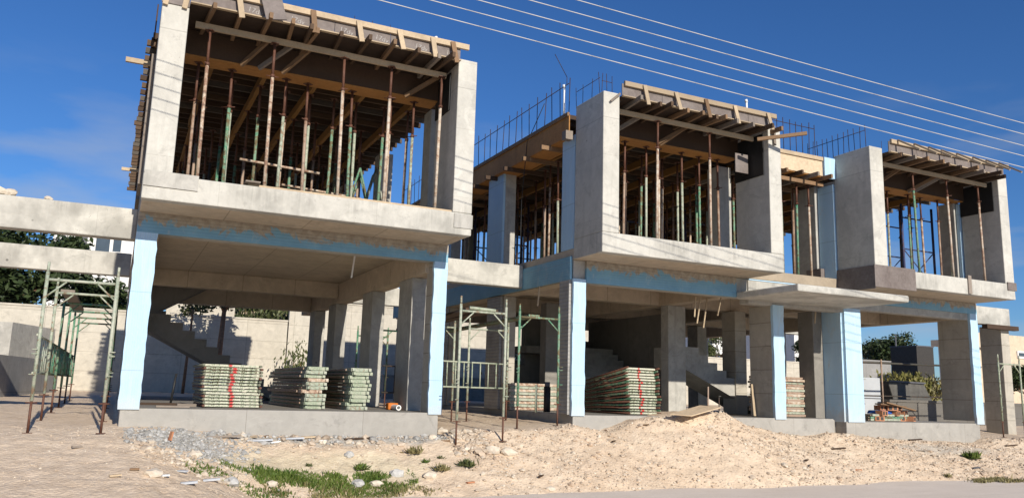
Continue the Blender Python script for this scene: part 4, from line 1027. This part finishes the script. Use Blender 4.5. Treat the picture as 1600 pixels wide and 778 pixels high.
# plywood sheet, stakes, debris
p = on_ground(1078, 650)
def sheet(name, pts, th, mat, label, cat):
    pts = [Vector(q) for q in pts]; nrm = (pts[1] - pts[0]).cross(pts[2] - pts[0]).normalized() * th
    o = sum(pts, Vector()) / len(pts); n = len(pts)
    m = MB(); m.add(pts + [q + nrm for q in pts], [list(range(n)), list(range(2 * n - 1, n - 1, -1))] + [(i, (i + 1) % n, n + (i + 1) % n, n + i) for i in range(n)])
    return tag(m.build(name, mat, None, 0, o), label, cat)
sheet('plywood_sheet', [(9.78, 13.05, .05), (10.1, 12.8, .03), (11.0, 13.0, .2), (10.75, 13.35, .22)], .02, 'ply_pale', 'grey plywood sheet dropped on top of the spoil heap', 'plywood')
tag(MB().tube((11.15, 13.6, 0), (11.17, 13.6, .62), .016, 8).build('steel_stake', 'rusty', None, 0, (11.15, 13.6, 0)), 'taller rusty stake behind the spoil heap', 'stake')
st2 = thing('steel_stake', 'short dark stake with a plate top behind the spoil heap', 'stake', (11.45, 13.6, 0)); MB().tube((11.45, 13.6, 0), (11.45, 13.6, .42), .012, 8).build('rod', 'dark_steel', st2); MB().box(11.42, 11.48, 13.57, 13.63, .42, .44).build('plate', 'dark_steel', st2)
for i, (px, z0, z1, y) in enumerate(((1178, .02, .72, 14.2), (1192, .02, .5, 14.1))):
    q = at(px, 600, y); tag(MB().bar((q.x, y, z0), (q.x + .03, y + .1, z1), .07, .03).build('leaning_batten', 'wood_pale', None, 0, (q.x, y, 0)), ['pale batten leaning beside the entrance column', 'shorter pale batten leaning beside the entrance column'][i], 'batten')
for i, (px, py0, py1, y) in enumerate(((1087, 472, 495, 14.2), (1095, 470, 505, 14.2), (1105, 470, 512, 14.3), (1127, 470, 493, 13.9), (1275, 478, 505, 14.0), (555, 402, 434, 15.2), (846, 448, 478, 15.0))):
    a_ = at(px, py0, y); b_ = at(px - (6 if py0 < 471 else 2), py1, y)
    a_.z = 2.575 if i not in (5, 6) else 2.99
    tag(MB().bar(a_, b_, .03, .02).build('hanging_lath', 'wood_pale' if i != 5 else 'white_pvc', None, 0, a_), ['first pale lath hanging under the entrance beam', 'second pale lath hanging under the entrance beam', 'long pale lath hanging under the entrance beam', 'split pale lath hanging beside the canopy', 'thin lath hanging under the canopy rear',
        'white strip hanging from the single box ceiling', 'grey strip hanging from the long shell ceiling'][i], 'lath')
# orange pump box and white pipe roll
q = at(616, 628, 15.0)
pb = thing('orange_case', 'small orange case on the slab beside the narrow columns', 'case', (q.x, 15.0, 0)); MB().box(q.x - .13, q.x + .07, 14.95, 15.12, 0.002, .13).build('body', 'orange', pb, .02); MB().box(q.x - .08, q.x + .02, 15.03, 15.06, .131, .155).build('handle', 'black', pb)
q = at(621, 634, 14.7)
pr = thing('pipe_roll', 'white pipe end lying on the slab by the orange case', 'pipe', (q.x, 14.7, 0)); 
ring = MB()
for k in range(12):
    a, b = 2 * math.pi * k / 12, 2 * math.pi * (k + 1) / 12
    for yy0, yy1 in ((14.62, 14.95),):
        R0, R1 = .05, .032
        A = [(q.x + R * math.cos(t), yy, .052 + R * math.sin(t)) for R in (R0, R1) for t in (a, b) for yy in (yy0, yy1)]
        ring.add(A, [(0, 1, 3, 2), (4, 6, 7, 5), (0, 2, 6, 4), (1, 5, 7, 3)])
ring.build('pipe', 'white_pvc', pr)
q = at(866, 640, 14.3)
bk = thing('black_pipe', 'black drain pipe standing on the slab edge behind the scaffold', 'pipe', (7.75, 14.2, 0)); MB().tube((8.06, 14.9, .01), (8.06, 14.9, .52), .07, 12).build('pipe', 'black', bk); MB().tube((8.06, 14.9, .521), (8.06, 14.9, .62), .055, 12).build('socket', 'mesh_grey', bk)
q = at(838, 600, 14.9); tag(MB().tube((q.x, 14.9, 0.0), (q.x, 14.9, .56), .025, 8).build('short_post', 'frame_chip', None, 0, (q.x, 14.9, 0)), 'short pale post standing on the long shell slab', 'post')
tag(MB().tube((.95, 15.8, 0), (1.0, 15.8, .55), .02, 8).build('floor_stub', 'black', None, 0, (.95, 15.8, 0)), 'black stub pipe rising from the single box slab', 'pipe')
for i, (x, y, w, d, h, m, lab) in enumerate(((.9, 14.3, .5, .12, .03, 'wood_grey', 'grey board offcut flat on the slab by the wide blue column'), (1.15, 14.9, .3, .18, .05, 'wood_grey', 'thick board offcut near the red marked stack'), (.75, 15.6, .7, .1, .04, 'wood_dark', 'dark batten on the slab in shade'))):
    tag(MB().box(x - w / 2, x + w / 2, y - d / 2, y + d / 2, .002, h).build('board_offcut', m, None, 0, (x, y, 0)), lab, 'board')
# debris along the plinth
for i, (px, py, L_, m, lab) in enumerate(((350, 684, .5, 'wood_grey', 'grey lath in the debris under the plinth'), (405, 690, .4, 'pale_paper', 'torn pale sheet strip under the plinth'), (455, 687, .4, 'pale_paper', 'crumpled bluish strip under the plinth'),
                                          (480, 685, .35, 'wood_pale', 'pale lath end under the plinth'), (330, 752, .2, 'pale_paper', 'long bluish plastic strip beside the grass'), (295, 757, .18, 'pale_paper', 'torn plastic piece below the gravel'),
                                          (265, 690, .22, 'brick', 'reddish wood stake in the gravel'), (1430, 688, .4, 'wood_dark', 'dark batten under the far plinth'), (1370, 682, .6, 'wood_grey', 'grey batten half buried below the far plinth'), (1310, 702, .4, 'wood_dark', 'dark stick on the far bank'), (1580, 697, .4, 'wood_dark', 'dark stick near the outer post'), (560, 687, .5, 'wood_dark', 'brown batten under the plinth'), (1525, 732, .25, 'mesh_grey', 'grey slab fragment low on the far bank'))):
    p = on_ground(px, py); a = random.uniform(-.25, .25)
    d = Vector((math.cos(a), math.sin(a) * .5, .02)) if i != 6 else Vector((.2, .1, 1))
    tag(MB().bar(p + Vector((0, 0, .02)) - d * L_ / 2 * (0 if i == 6 else 1), p + Vector((0, 0, .03)) + d * L_ / 2, .06, .025).build('debris_piece', m, None, 0, p), lab, 'debris')

for i, (px, py, L_, m, lab) in enumerate(((210, 735, .1, 'wood', 'brown stick below the gravel patch'), (120, 700, .12, 'wood_grey', 'grey stick on the trodden track'), (180, 745, .12, 'wood_pale', 'thin grey batten end on the track edge'), (255, 745, .14, 'white_pvc', 'white plastic scrap among pale stones'),
        (285, 738, .12, 'pale_paper', 'bluish scrap among pale stones'), (430, 692, .16, 'white_pvc', 'small white scrap under the plinth'), (500, 690, .2, 'white_pvc', 'white strip under the plinth middle'), (395, 684, .14, 'wood_pale', 'short pale block under the plinth'), (415, 683, .12, 'wood', 'orange brown block under the plinth'),
        (960, 690, .2, 'wood_dark', 'dark stick half buried in the spoil'), (1005, 665, .22, 'wood', 'brown stick on the spoil slope'), (1260, 720, .2, 'wood_dark', 'dark twig on the long bank'), (1340, 735, .15, 'brick', 'broken brick piece low on the long bank'), (845, 745, .16, 'wood_dark', 'dark chip near the road edge'), (735, 755, .14, 'brick', 'reddish chip beside the road'), (1440, 705, .25, 'wood_grey', 'grey lath on the far bank'), (700, 690, .25, 'wood', 'brown batten by the plinth corner rubble'))):
    p = on_ground(px, py); a = random.uniform(-.9, .9); d = Vector((math.cos(a), math.sin(a), random.uniform(-.02, .12))) * L_ / 2
    tag(MB().bar(p - d + Vector((0, 0, .02)), p + d + Vector((0, 0, .02)), random.uniform(.03, .06), .02).build('debris_piece', m, None, 0, p), lab, 'debris')

# far bay goods
t = thing('tank', 'pale grey rectangular water tank inside the far bay', 'tank', (17.3, 17.0, 0)); q0 = at(1346, 590, 17.4); q1 = at(1375, 590, 17.4)
MB().box(q0.x - .3, q1.x, 17.4, 18.5, 0, 1.12).build('body', 'tank', t, .02); MB().box(q0.x - .3, q1.x, 17.38, 17.399, .5, .52).build('seam', 'mesh_grey', t)
t = thing('skip', 'dark tipped skip standing beyond the far bay', 'skip', (22, 18, 0)); a0 = at(1388, 600, 18); a1 = at(1462, 600, 18)
MB().prism([(a0.x + .35, .1), (a1.x + .05, .1), (a1.x - .55, 1.02), (a0.x, 1.05)], 18, 19.2).build('body', 'skip', t, .03)
MB().bar((a0.x, 17.97, 1.07), (a1.x - .55, 17.97, 1.04), .05, .05).build('rim', 'mesh_grey', t)
q0 = at(1357, 645, 14.6)
flat_stack(q0.x + .55, 14.6, 1.3, 3, .055, 'low dark stack under the blue lid', ['green_pale', 'green_steel'], -.05)
t = thing('blue_lid', 'blue plastic lid on the low dark stack', 'lid', (q0.x + .4, 14.55, .12)); MB().prism([(q0.x + .1, .115), (q0.x + .75, .115), (q0.x + .68, .2), (q0.x + .16, .2)], 14.45, 14.75).build('shell', 'blue_plastic', t, .02); MB().box(q0.x + .25, q0.x + .5, 14.445, 14.449, .13, .18).build('label_patch', 'pale_paper', t)
k = 0
bpos = []
for j in range(3):
    for i in range(5 - j): bpos.append((17.15 + i * .29 + j * .1 + random.uniform(-.03, .03), 14.5 + random.uniform(-.1, .15), -.055 + j * .13))
bp = None
for (x, y, z) in bpos:
    if bp is None:
        bp = thing('hollow_brick', 'x', 'brick'); 
        MB().box(-.13, .13, -.09, .09, 0, .12).build('shell', 'brick', bp); MB().box(-.1, -.02, -.093, -.0905, .02, .1).build('cavity_shade', 'dark_box', bp); MB().box(.02, .1, -.093, -.0905, .02, .1).build('cavity_shade', 'dark_box', bp); o = bp  # flat dark plates on the face stand for shade inside the hollows
    else: o = copy_tree(bp)
    o.location = (x, y, z); o.rotation_euler = (0, 0, random.uniform(-.5, .5)); k += 1
    tag(o, f'red hollow brick, {ORD[k-1]} of the untidy heap in the far bay', None, 'hollow bricks in the far bay')
plank('rough_board', (17.0, 14.3, .36), (18.1, 14.45, .30), .16, .03, 'brown board lying across the hollow brick heap', 'wood')
plank('rough_board', (17.2, 14.25, .40), (18.3, 14.3, .22), .1, .03, 'narrow brown board tilted over the hollow bricks', 'wood')

# ------------------------------------------------------------------ overhead wires
for i, (a_, b_) in enumerate((((590, 0), (1600, 262)), ((670, 0), (1600, 244)), ((745, 0), (1600, 228)), ((825, 0), (1600, 210)), ((900, 0), (1600, 193)))):
    Yw = 9.8
    ra = ray(*a_); rb = ray(*b_); A = at(*a_, 9.85 / (1 + .135 * ra.x / ra.y)); B = at(*b_, 9.85 / (1 + .135 * rb.x / rb.y)); d = B - A
    pts = []
    for k in range(41):
        u = -1.0 + 3.0 * k / 40; pnt = A + d * u; pnt.z += .04 * ((u - .5) ** 2 - .25) ; pts.append(pnt)
    tag(MB().path(pts, .0062, 6).build('overhead_wire', 'wire', None, 0, A), f'pale overhead wire, {["lowest", "second lowest", "middle", "second highest", "highest"][i]} of the five', 'wire', 'overhead wires')

# ------------------------------------------------------------------ background
def wall(name, x0, x1, y, zt, mat, label, th=.25, zb=-.6):
    t = thing(name, label, 'wall', ((x0 + x1) / 2, y, 0)); MB().box(x0, x1, y, y + th, zb, zt).build('face', mat, t); MB().box(x0 - .02, x1 + .02, y - .03, y + th + .03, zt + .001, zt + .07).build('coping', mat, t); return t
wall('rear_wall', -6.5, 6.3, 34.5, 3.0, 'block_wall', 'tall pale block wall closing the site behind the single box shell')
wall('rear_wall', 6.35, 26, 34.5, 3.9, 'block_wall', 'long pale block wall behind the gap and the staircase')
wall('rear_wall', 1.6, 4.2, 34.9, 4.2, 'block_wall', 'raised pale wall panel behind the tree')
wall('rear_wall', 26.05, 38, 34.5, 2.45, 'block_wall', 'lower pale wall seen under the second stair flight')
wall('rear_wall', 38.05, 42.3, 34.5, 2.8, 'grey_wall', 'ribbed grey board wall behind the far bay')
wall('low_wall', 20.7, 32, 17.0, .42, 'shaded_wall', 'low grey wall darkened for shade past the far bay', .2)
# planter wall behind long shell
# left low walls
t = thing('low_wall', 'low grey panel wall bordering the passage track', 'wall', (-3, 26, 0))
q0, q1 = at(-60, 530, 22), at(76, 566, 30)
MB().prism([(q0.x, 22.0), (q1.x, 30.0), (q1.x - .2, 30.1), (q0.x - .2, 22.1)], -.4, .98, 'xy').build('face', 'grey_wall', t)
MB().prism([(q1.x - .002, 30.0), (q1.x + .25, 31.0), (q1.x + .05, 31.1), (q1.x - .2, 30.1)], -.4, .94, 'xy').build('return_face', 'grey_wall', t)
t = thing('concrete_block_wall', 'weathered concrete block wall standing above the low panel wall', 'wall', (-3, 31, 0))
a_, b_, c_ = at(-90, 480, 31), at(22, 490, 31), at(88, 505, 34)
MB().prism([(a_.x, 31), (b_.x, 31), (c_.x, 34), (c_.x - .4, 34.2), (b_.x - .3, 31.5), (a_.x, 31.5)], -.3, a_.z - .35, 'xy').build('face', 'concrete_grey', t)

def tree(px, Y, zb, zc, R, sq, n, mat, label, leaf_s=.16, trunk=.16, lumps=14, group='trees around the site', x=None, name='tree'):
    base = at(px, 500, Y); bx = base.x if x is None else x
    t = thing(name, label, 'tree', (bx, Y, zb), group)
    tr = MB(); top = Vector((bx + .1, Y, zc - R * sq * .3)); tr.tube((bx, Y, zb), top, trunk, 8, trunk * .55)
    cl = []
    for i in range(lumps):
        th = random.uniform(0, 6.28); ph = random.uniform(-.7, 1.0); rr = R * random.uniform(.35, .85)
        c = Vector((bx + math.cos(th) * math.cos(ph) * rr, Y + math.sin(th) * math.cos(ph) * rr, zc + math.sin(ph) * rr * sq)); cl.append((c, R * random.uniform(.25, .45)))
        if i < 7: tr.tube(top - Vector((0, 0, random.uniform(0, .5))), c, trunk * .35, 6, trunk * .08)
    tr.build('trunk', 'bark', t)
    V = []; Fc = []
    for k in range(n):
        c, r_ = random.choice(cl)
        d = Vector((random.gauss(0, 1), random.gauss(0, 1), random.gauss(0, 1))).normalized() * r_ * (random.random() ** .4) * random.uniform(.8, 1.25)
        d.z *= .8; q = c + d
        a = Vector((random.gauss(0, 1), random.gauss(0, 1), random.gauss(0, .7))).normalized(); b = a.cross(Vector((random.gauss(0, 1), random.gauss(0, 1), random.gauss(0, 1)))).normalized()
        s = leaf_s * random.uniform(.5, 1.2); o = len(V)
        V += [q - a * s, q - b * s * .4, q + a * s, q + b * s * .4]; Fc.append((o, o + 1, o + 2, o + 3))
    MB().add(V, Fc).build('crown', mat, t)
tree(20, 37, -.1, 4.6, 2.6, .95, 9000, 'leaf_dark', 'big dark dense tree beyond the low walls', .17, .2, 22)
tree(-70, 37, -.1, 4.2, 2.4, .9, 5000, 'leaf_dark', 'dark tree at the picture edge beside the big one', .17, .2, 18)
tree(150, 39, 0, 3.6, 1.7, .8, 6000, 'leaf_dark', 'dark bushy tree seen through the passage frames', .15, .15, 18)
tree(345, 31.5, -.1, 3.7, 1.3, .75, 2200, 'leaf_dark', 'rough barked tree in front of the raised wall panel', .12, .13, 14)
tree(296, 32.5, -.1, 3.4, 1.0, .8, 500, 'leaf_olive', 'small sparse tree close to the block wall', .10, .06, 8)
tree(1390, 44, 0, 4.1, 2.1, .75, 7000, 'leaf_dark', 'round dark tree behind the ribbed wall', .16, .18, 20)
tree(1370, 47, 0, 4.6, 1.8, .75, 4000, 'leaf_dark', 'dark tree touching the round one', .16, .18, 16)
tree(1262, 42, 0, 3.6, 1.5, .9, 3500, 'leaf_dark', 'dark tree in front of the white house', .14, .14, 14)
tree(1592, 25, -.4, 1.6, 1.3, .85, 5000, 'leaf_dark', 'dark leafy bush beside the beige house', .12, .1, 16)
tree(1515, 27, -.4, .9, .8, .9, 2500, 'leaf_dark', 'dark garden bush under the beige house', .1, .06, 12)
tree(1095, 45, 0, 3.3, 1.2, .9, 2500, 'leaf_olive', 'olive green tree seen over the stairs', .13, .1, 12)
tree(1125, 52, 0, 4.4, 1.7, 1.1, 3000, 'leaf_olive', 'taller tree behind the green shed', .13, .12, 12)
def shrub(px, Y, zb, w, h, n, mat, label):
    b = at(px, 560, Y); t = thing('shrub', label, 'shrub', (b.x, Y, zb), 'garden shrubs')
    V = []; Fc = []
    for k in range(n):
        q = Vector((b.x + random.gauss(0, w * .42), Y + random.gauss(0, w * .3), zb + h * random.random() ** .7 * (1 - .3 * random.random())))
        a = Vector((random.gauss(0, .5), random.gauss(0, .5), 1)).normalized(); c = a.cross(Vector((random.gauss(0, 1), random.gauss(0, 1), random.gauss(0, 1)))).normalized()
        s = .11 * random.uniform(.5, 1.2); o = len(V); V += [q - a * s, q - c * s * .35, q + a * s, q + c * s * .35]; Fc.append((o, o + 1, o + 2, o + 3))
    f = MB().add(V, Fc).build('foliage', mat, t)
    s = MB()
    for k in range(5): s.tube((b.x + random.gauss(0, w * .1), Y, zb), (b.x + random.gauss(0, w * .3), Y, zb + h * .6), .02, 5)
    s.build('stem', 'bark', t)
shrub(462, 33, -.1, .75, 2.3, 420, 'leaf_olive', 'loose leafy plant growing by the wall between the shell columns')
shrub(805, 32, .6, .6, 1.8, 300, 'leaf_olive', 'tall loose plant on the planter behind the gap')
shrub(1412, 22, .2, 1.1, 1.4, 2600, 'leaf_yellow', 'yellow green feathery shrub behind the skip')
shrub(1450, 23, .2, .8, 1.3, 1500, 'dry_grass', 'brown leafless shrub beside the beige house')
shrub(535, 36, 2.2, 1.5, 1.3, 1500, 'leaf_yellow', 'yellow green hedge on top of the wall by the balcony')
shrub(445, 37, 2.4, 2.2, 1.9, 2600, 'leaf_olive', 'broad olive hedge above the block wall seen between shell columns')
shrub(385, 38, 2.4, 1.6, 2.4, 2200, 'leaf_dark', 'dark hedge above the block wall behind the stair')
shrub(660, 40, 3.0, 2.5, 1.8, 2000, 'leaf_yellow', 'yellow green hedge above the wall behind the gap')
shrub(415, 37, 2.4, 1.2, 1.2, 1200, 'leaf_olive', 'olive hedge above the wall behind the single box')
shrub(800, 32, .6, .9, .7, 900, 'leaf_yellow', 'rough weeds on the planter behind the gap')
shrub(835, 32, .6, .9, .6, 900, 'leaf_olive', 'green weeds on the planter beside the sapling')
shrub(985, 33, .4, 1.2, 1.3, 900, 'leaf_olive', 'bush seen under the staircase of the long shell')
wall('planter_wall', 9.5, 18, 31.0, .85, 'grey_wall', 'low shaded planter wall behind the long shell', .25)

def house(name, x0, x1, y, zb, zt, depth, mat, label, wins=(), roof=None, group='houses beyond the site'):
    t = thing(name, label, 'house', ((x0 + x1) / 2, y, zb), group)
    w_ = MB().box(x0, x1, y, y + depth, zb, zt).build('wall', mat, t)
    if roof == 'flat': MB().box(x0 - .25, x1 + .25, y - .25, y + depth + .2, zt + .001, zt + .3).build('roof', mat, t)
    elif roof: 
        MB().prism([(x0 - .5, zt + .002), (x1 + .5, zt + .002), ((x0 + x1) / 2, zt + (x1 - x0) * .16)], y - .5, y + depth + .4).build('roof', roof, t)
    for (a, b, c, d, m) in wins:
        f = MB().box(a, b, y - .05, y - .002, c, d).build('window', 'render_white', t)
        MB().box(a + .08, b - .08, y - .07, y - .051, c + .08, d - .08).build('pane', m, f)
    return t
def hpx(px0, py0, px1, py1, Y):
    a = at(px0, py0, Y); b = at(px1, py1, Y); return a.x, b.x, b.z, a.z
# white block beyond the passage
Yb = 62
x0, x1, _, zt = hpx(86, 350, 215, 500, Yb)
wins = []
for (a, b, c, d, m) in ((118, 352, 137, 392, 'mesh_grey'), (150, 362, 172, 396, 'glass'), (176, 372, 190, 396, 'glass'), (90, 372, 103, 392, 'glass')):
    X0, X1, Z0, Z1_ = hpx(a, b, c, d, Yb); wins.append((X0, X1, Z0, Z1_, m))
house('apartment_house', x0, x1, Yb, 0, zt + .2, 8, 'render_white', 'white modern house with dark windows seen between the two beams', wins)
Yb = 66
x0, x1, zb_, zt = hpx(488, 468, 566, 505, Yb); wins = [hpx(533, 474, 551, 494, Yb) + ('dark_red',)]
hh = house('apartment_house', x0 - 2, x1 + 3, Yb, 0, zt + 2, 8, 'render_white', 'white house with a dark red balcony door beyond the block wall', wins)
X0, X1, Z0, Z1_ = hpx(526, 488, 560, 497, Yb)
MB().box(X0, X1, Yb - 1.3, Yb - .1, Z0 - .15, Z0).build('balcony', 'render_white', hh)
bl = MB()
for k in range(12): bl.box(X0 + (X1 - X0) * k / 11 - .02, X0 + (X1 - X0) * k / 11 + .02, Yb - 1.3, Yb - 1.26, Z0 + .001, Z1_)
bl.box(X0, X1, Yb - 1.3, Yb - 1.25, Z1_, Z1_ + .06); bl.build('railing', 'mesh_grey', hh)
Yb = 50
X0, X1, Z0, Z1_ = hpx(525, 500, 566, 506, Yb); house('garden_house', X0, X1 + 2, Yb, 0, Z0, 5, 'render_beige', 'low house with a red tiled roof below the balcony', (), 'roof_red')
X0, X1, Z0, Z1_ = hpx(440, 498, 500, 506, Yb); house('garden_house', X0 - 6, X1, Yb + 2, 0, Z0 + .9, 5, 'render_beige', 'low tiled house glimpsed between rear columns', (), 'roof_red')
Yb = 54
X0, X1, Z0, Z1_ = hpx(1240, 500, 1300, 548, Yb); hh = house('white_house', X0, X1 + 3, Yb, 0, Z1_ + 1.5, 7, 'render_white', 'white house with a round dish behind the entrance', [])
q = at(1281, 524, Yb - .4)
dm = MB(); 
for k in range(16):
    a, b = 2 * math.pi * k / 16, 2 * math.pi * (k + 1) / 16
    for r0, r1, y0, y1 in ((0.001, .3, 0, -.05), (.3, .62, -.05, -.2)):
        dm.add([(q.x + r0 * math.cos(a) * .8, q.y + y0, q.z + r0 * math.sin(a)), (q.x + r1 * math.cos(a) * .8, q.y + y1, q.z + r1 * math.sin(a)), (q.x + r1 * math.cos(b) * .8, q.y + y1, q.z + r1 * math.sin(b)), (q.x + r0 * math.cos(b) * .8, q.y + y0, q.z + r0 * math.sin(b))], [(0, 1, 2, 3)])
dm.build('dish', 'mesh_grey', hh); MB().tube((q.x, q.y, q.z), (q.x, q.y + .39, q.z - .2), .04, 6).build('dish_bracket', 'mesh_grey', hh)
X0, X1, Z0, Z1_ = hpx(1080, 515, 1112, 545, 46); house('garden_shed', X0, X1, 49, 0, Z1_ - .2, 3, 'tarp_green', 'green walled shed seen above the stairs', (), 'tarp_green')
X0, X1, Z0, Z1_ = hpx(1112, 512, 1145, 560, 70); house('white_house', X0, X1 + 2, 70, 0, Z1_ + .5, 5, 'render_white', 'pale house half hidden by the tree above the stairs', ())
# beige house at the far end
Yb = 27
Yb = 26
qc = at(1489, 540, Yb); rr_ = ray(1466, 545); dep = qc.x / rr_.x * rr_.y - Yb
X0, X1, Z1_ = qc.x, qc.x + 2.2, qc.z
hb = house('beige_house', X0, X1, Yb, -.5, Z1_, dep, 'render_beige', 'beige rendered house with a railed balcony past the far bay', (), 'flat')
X2, X3, Z2, Z3 = hpx(1505, 522, 1640, 640, Yb + 3)
MB().box(X2, X3 + 6, Yb + 2.5, Yb + 3.4, -.5, Z3 + .1).build('wing', 'render_beige', hb)
wx0, wx1, wz0, wz1 = hpx(1588, 548, 1625, 562, Yb + 2.5)
f = MB().box(wx0, wx1, Yb + 2.44, Yb + 2.498, wz0, wz1).build('window', 'render_white', hb); MB().box(wx0 + .1, wx1 - .1, Yb + 2.42, Yb + 2.439, wz0 + .12, wz1 - .1).build('pane', 'glass', f)
for (a, b, c, d) in ((1491, 572, 1500, 592), ):
    rx0, rx1, rz0, rz1 = hpx(a, b, c, d, Yb - .15)
    rl = MB()
    for k in range(5): rl.tube((rx0 + (rx1 - rx0) * k / 4, Yb - .15, rz0), (rx0 + (rx1 - rx0) * k / 4, Yb - .15, rz1), .02, 6)
    rl.tube((rx0, Yb - .15, rz1), (rx1, Yb - .15, rz1), .025, 6); rl.tube((rx0, Yb - .15, rz0), (rx1, Yb - .15, rz0), .025, 6); rl.build('railing', 'mesh_grey', hb)
for px in (1472, 1481): 
    q = ray(px, 600); q = q * ((X0 - .1) / q.x); MB().tube((X0 - .1, q.y, 0), (X0 - .1, q.y, Z1_ - .2), .06, 8).build('downpipe', 'brick' if px > 1475 else 'render_white', hb)
q0, q1 = at(1495, 520, Yb + 1), at(1506, 520, Yb + 1)
hw = thing('solar_heater', 'white solar water heater on the beige house roof', 'solar heater', (q0.x, Yb + 1, Z1_ + .3)); MB().tube((q0.x - .4, Yb + 1, Z1_ + .75), (q1.x + .3, Yb + 1, Z1_ + .75), .22, 12).build('tank', 'white_pvc', hw); MB().bar((q0.x - .3, Yb + .9, Z1_ + .31), (q0.x - .3, Yb + .9, Z1_ + .7), .05, .05).build('stand', 'mesh_grey', hw); MB().bar((q1.x + .2, Yb + .9, Z1_ + .31), (q1.x + .2, Yb + .9, Z1_ + .7), .05, .05).build('stand', 'mesh_grey', hw)
X0, X1, Z0, Z1_ = hpx(1432, 541, 1460, 572, 36)
sh = thing('metal_container', 'dark square container standing behind the shrubs', 'container', (X0, 36, 0)); MB().box(X0, X1, 36, 38, 0, Z1_).build('body', 'dark_box', sh, .02); MB().box(X0 - .03, X1 + .03, 35.97, 38.03, Z1_ + .001, Z1_ + .08).build('lid', 'mesh_grey', sh)
q = at(1401, 560, 40)
lp = thing('lamp_post', 'slim lamp post with a small white globe behind the hedge', 'lamp post', (q.x, 40, 0)); MB().tube((q.x, 40, 0), (q.x, 40, 5.2), .05, 8).build('post', 'mesh_grey', lp)
MB().tube((q.x + .1, 40, 3.85), (q.x + .3, 40, 3.85), .12, 10).build('globe', 'white_pvc', lp)
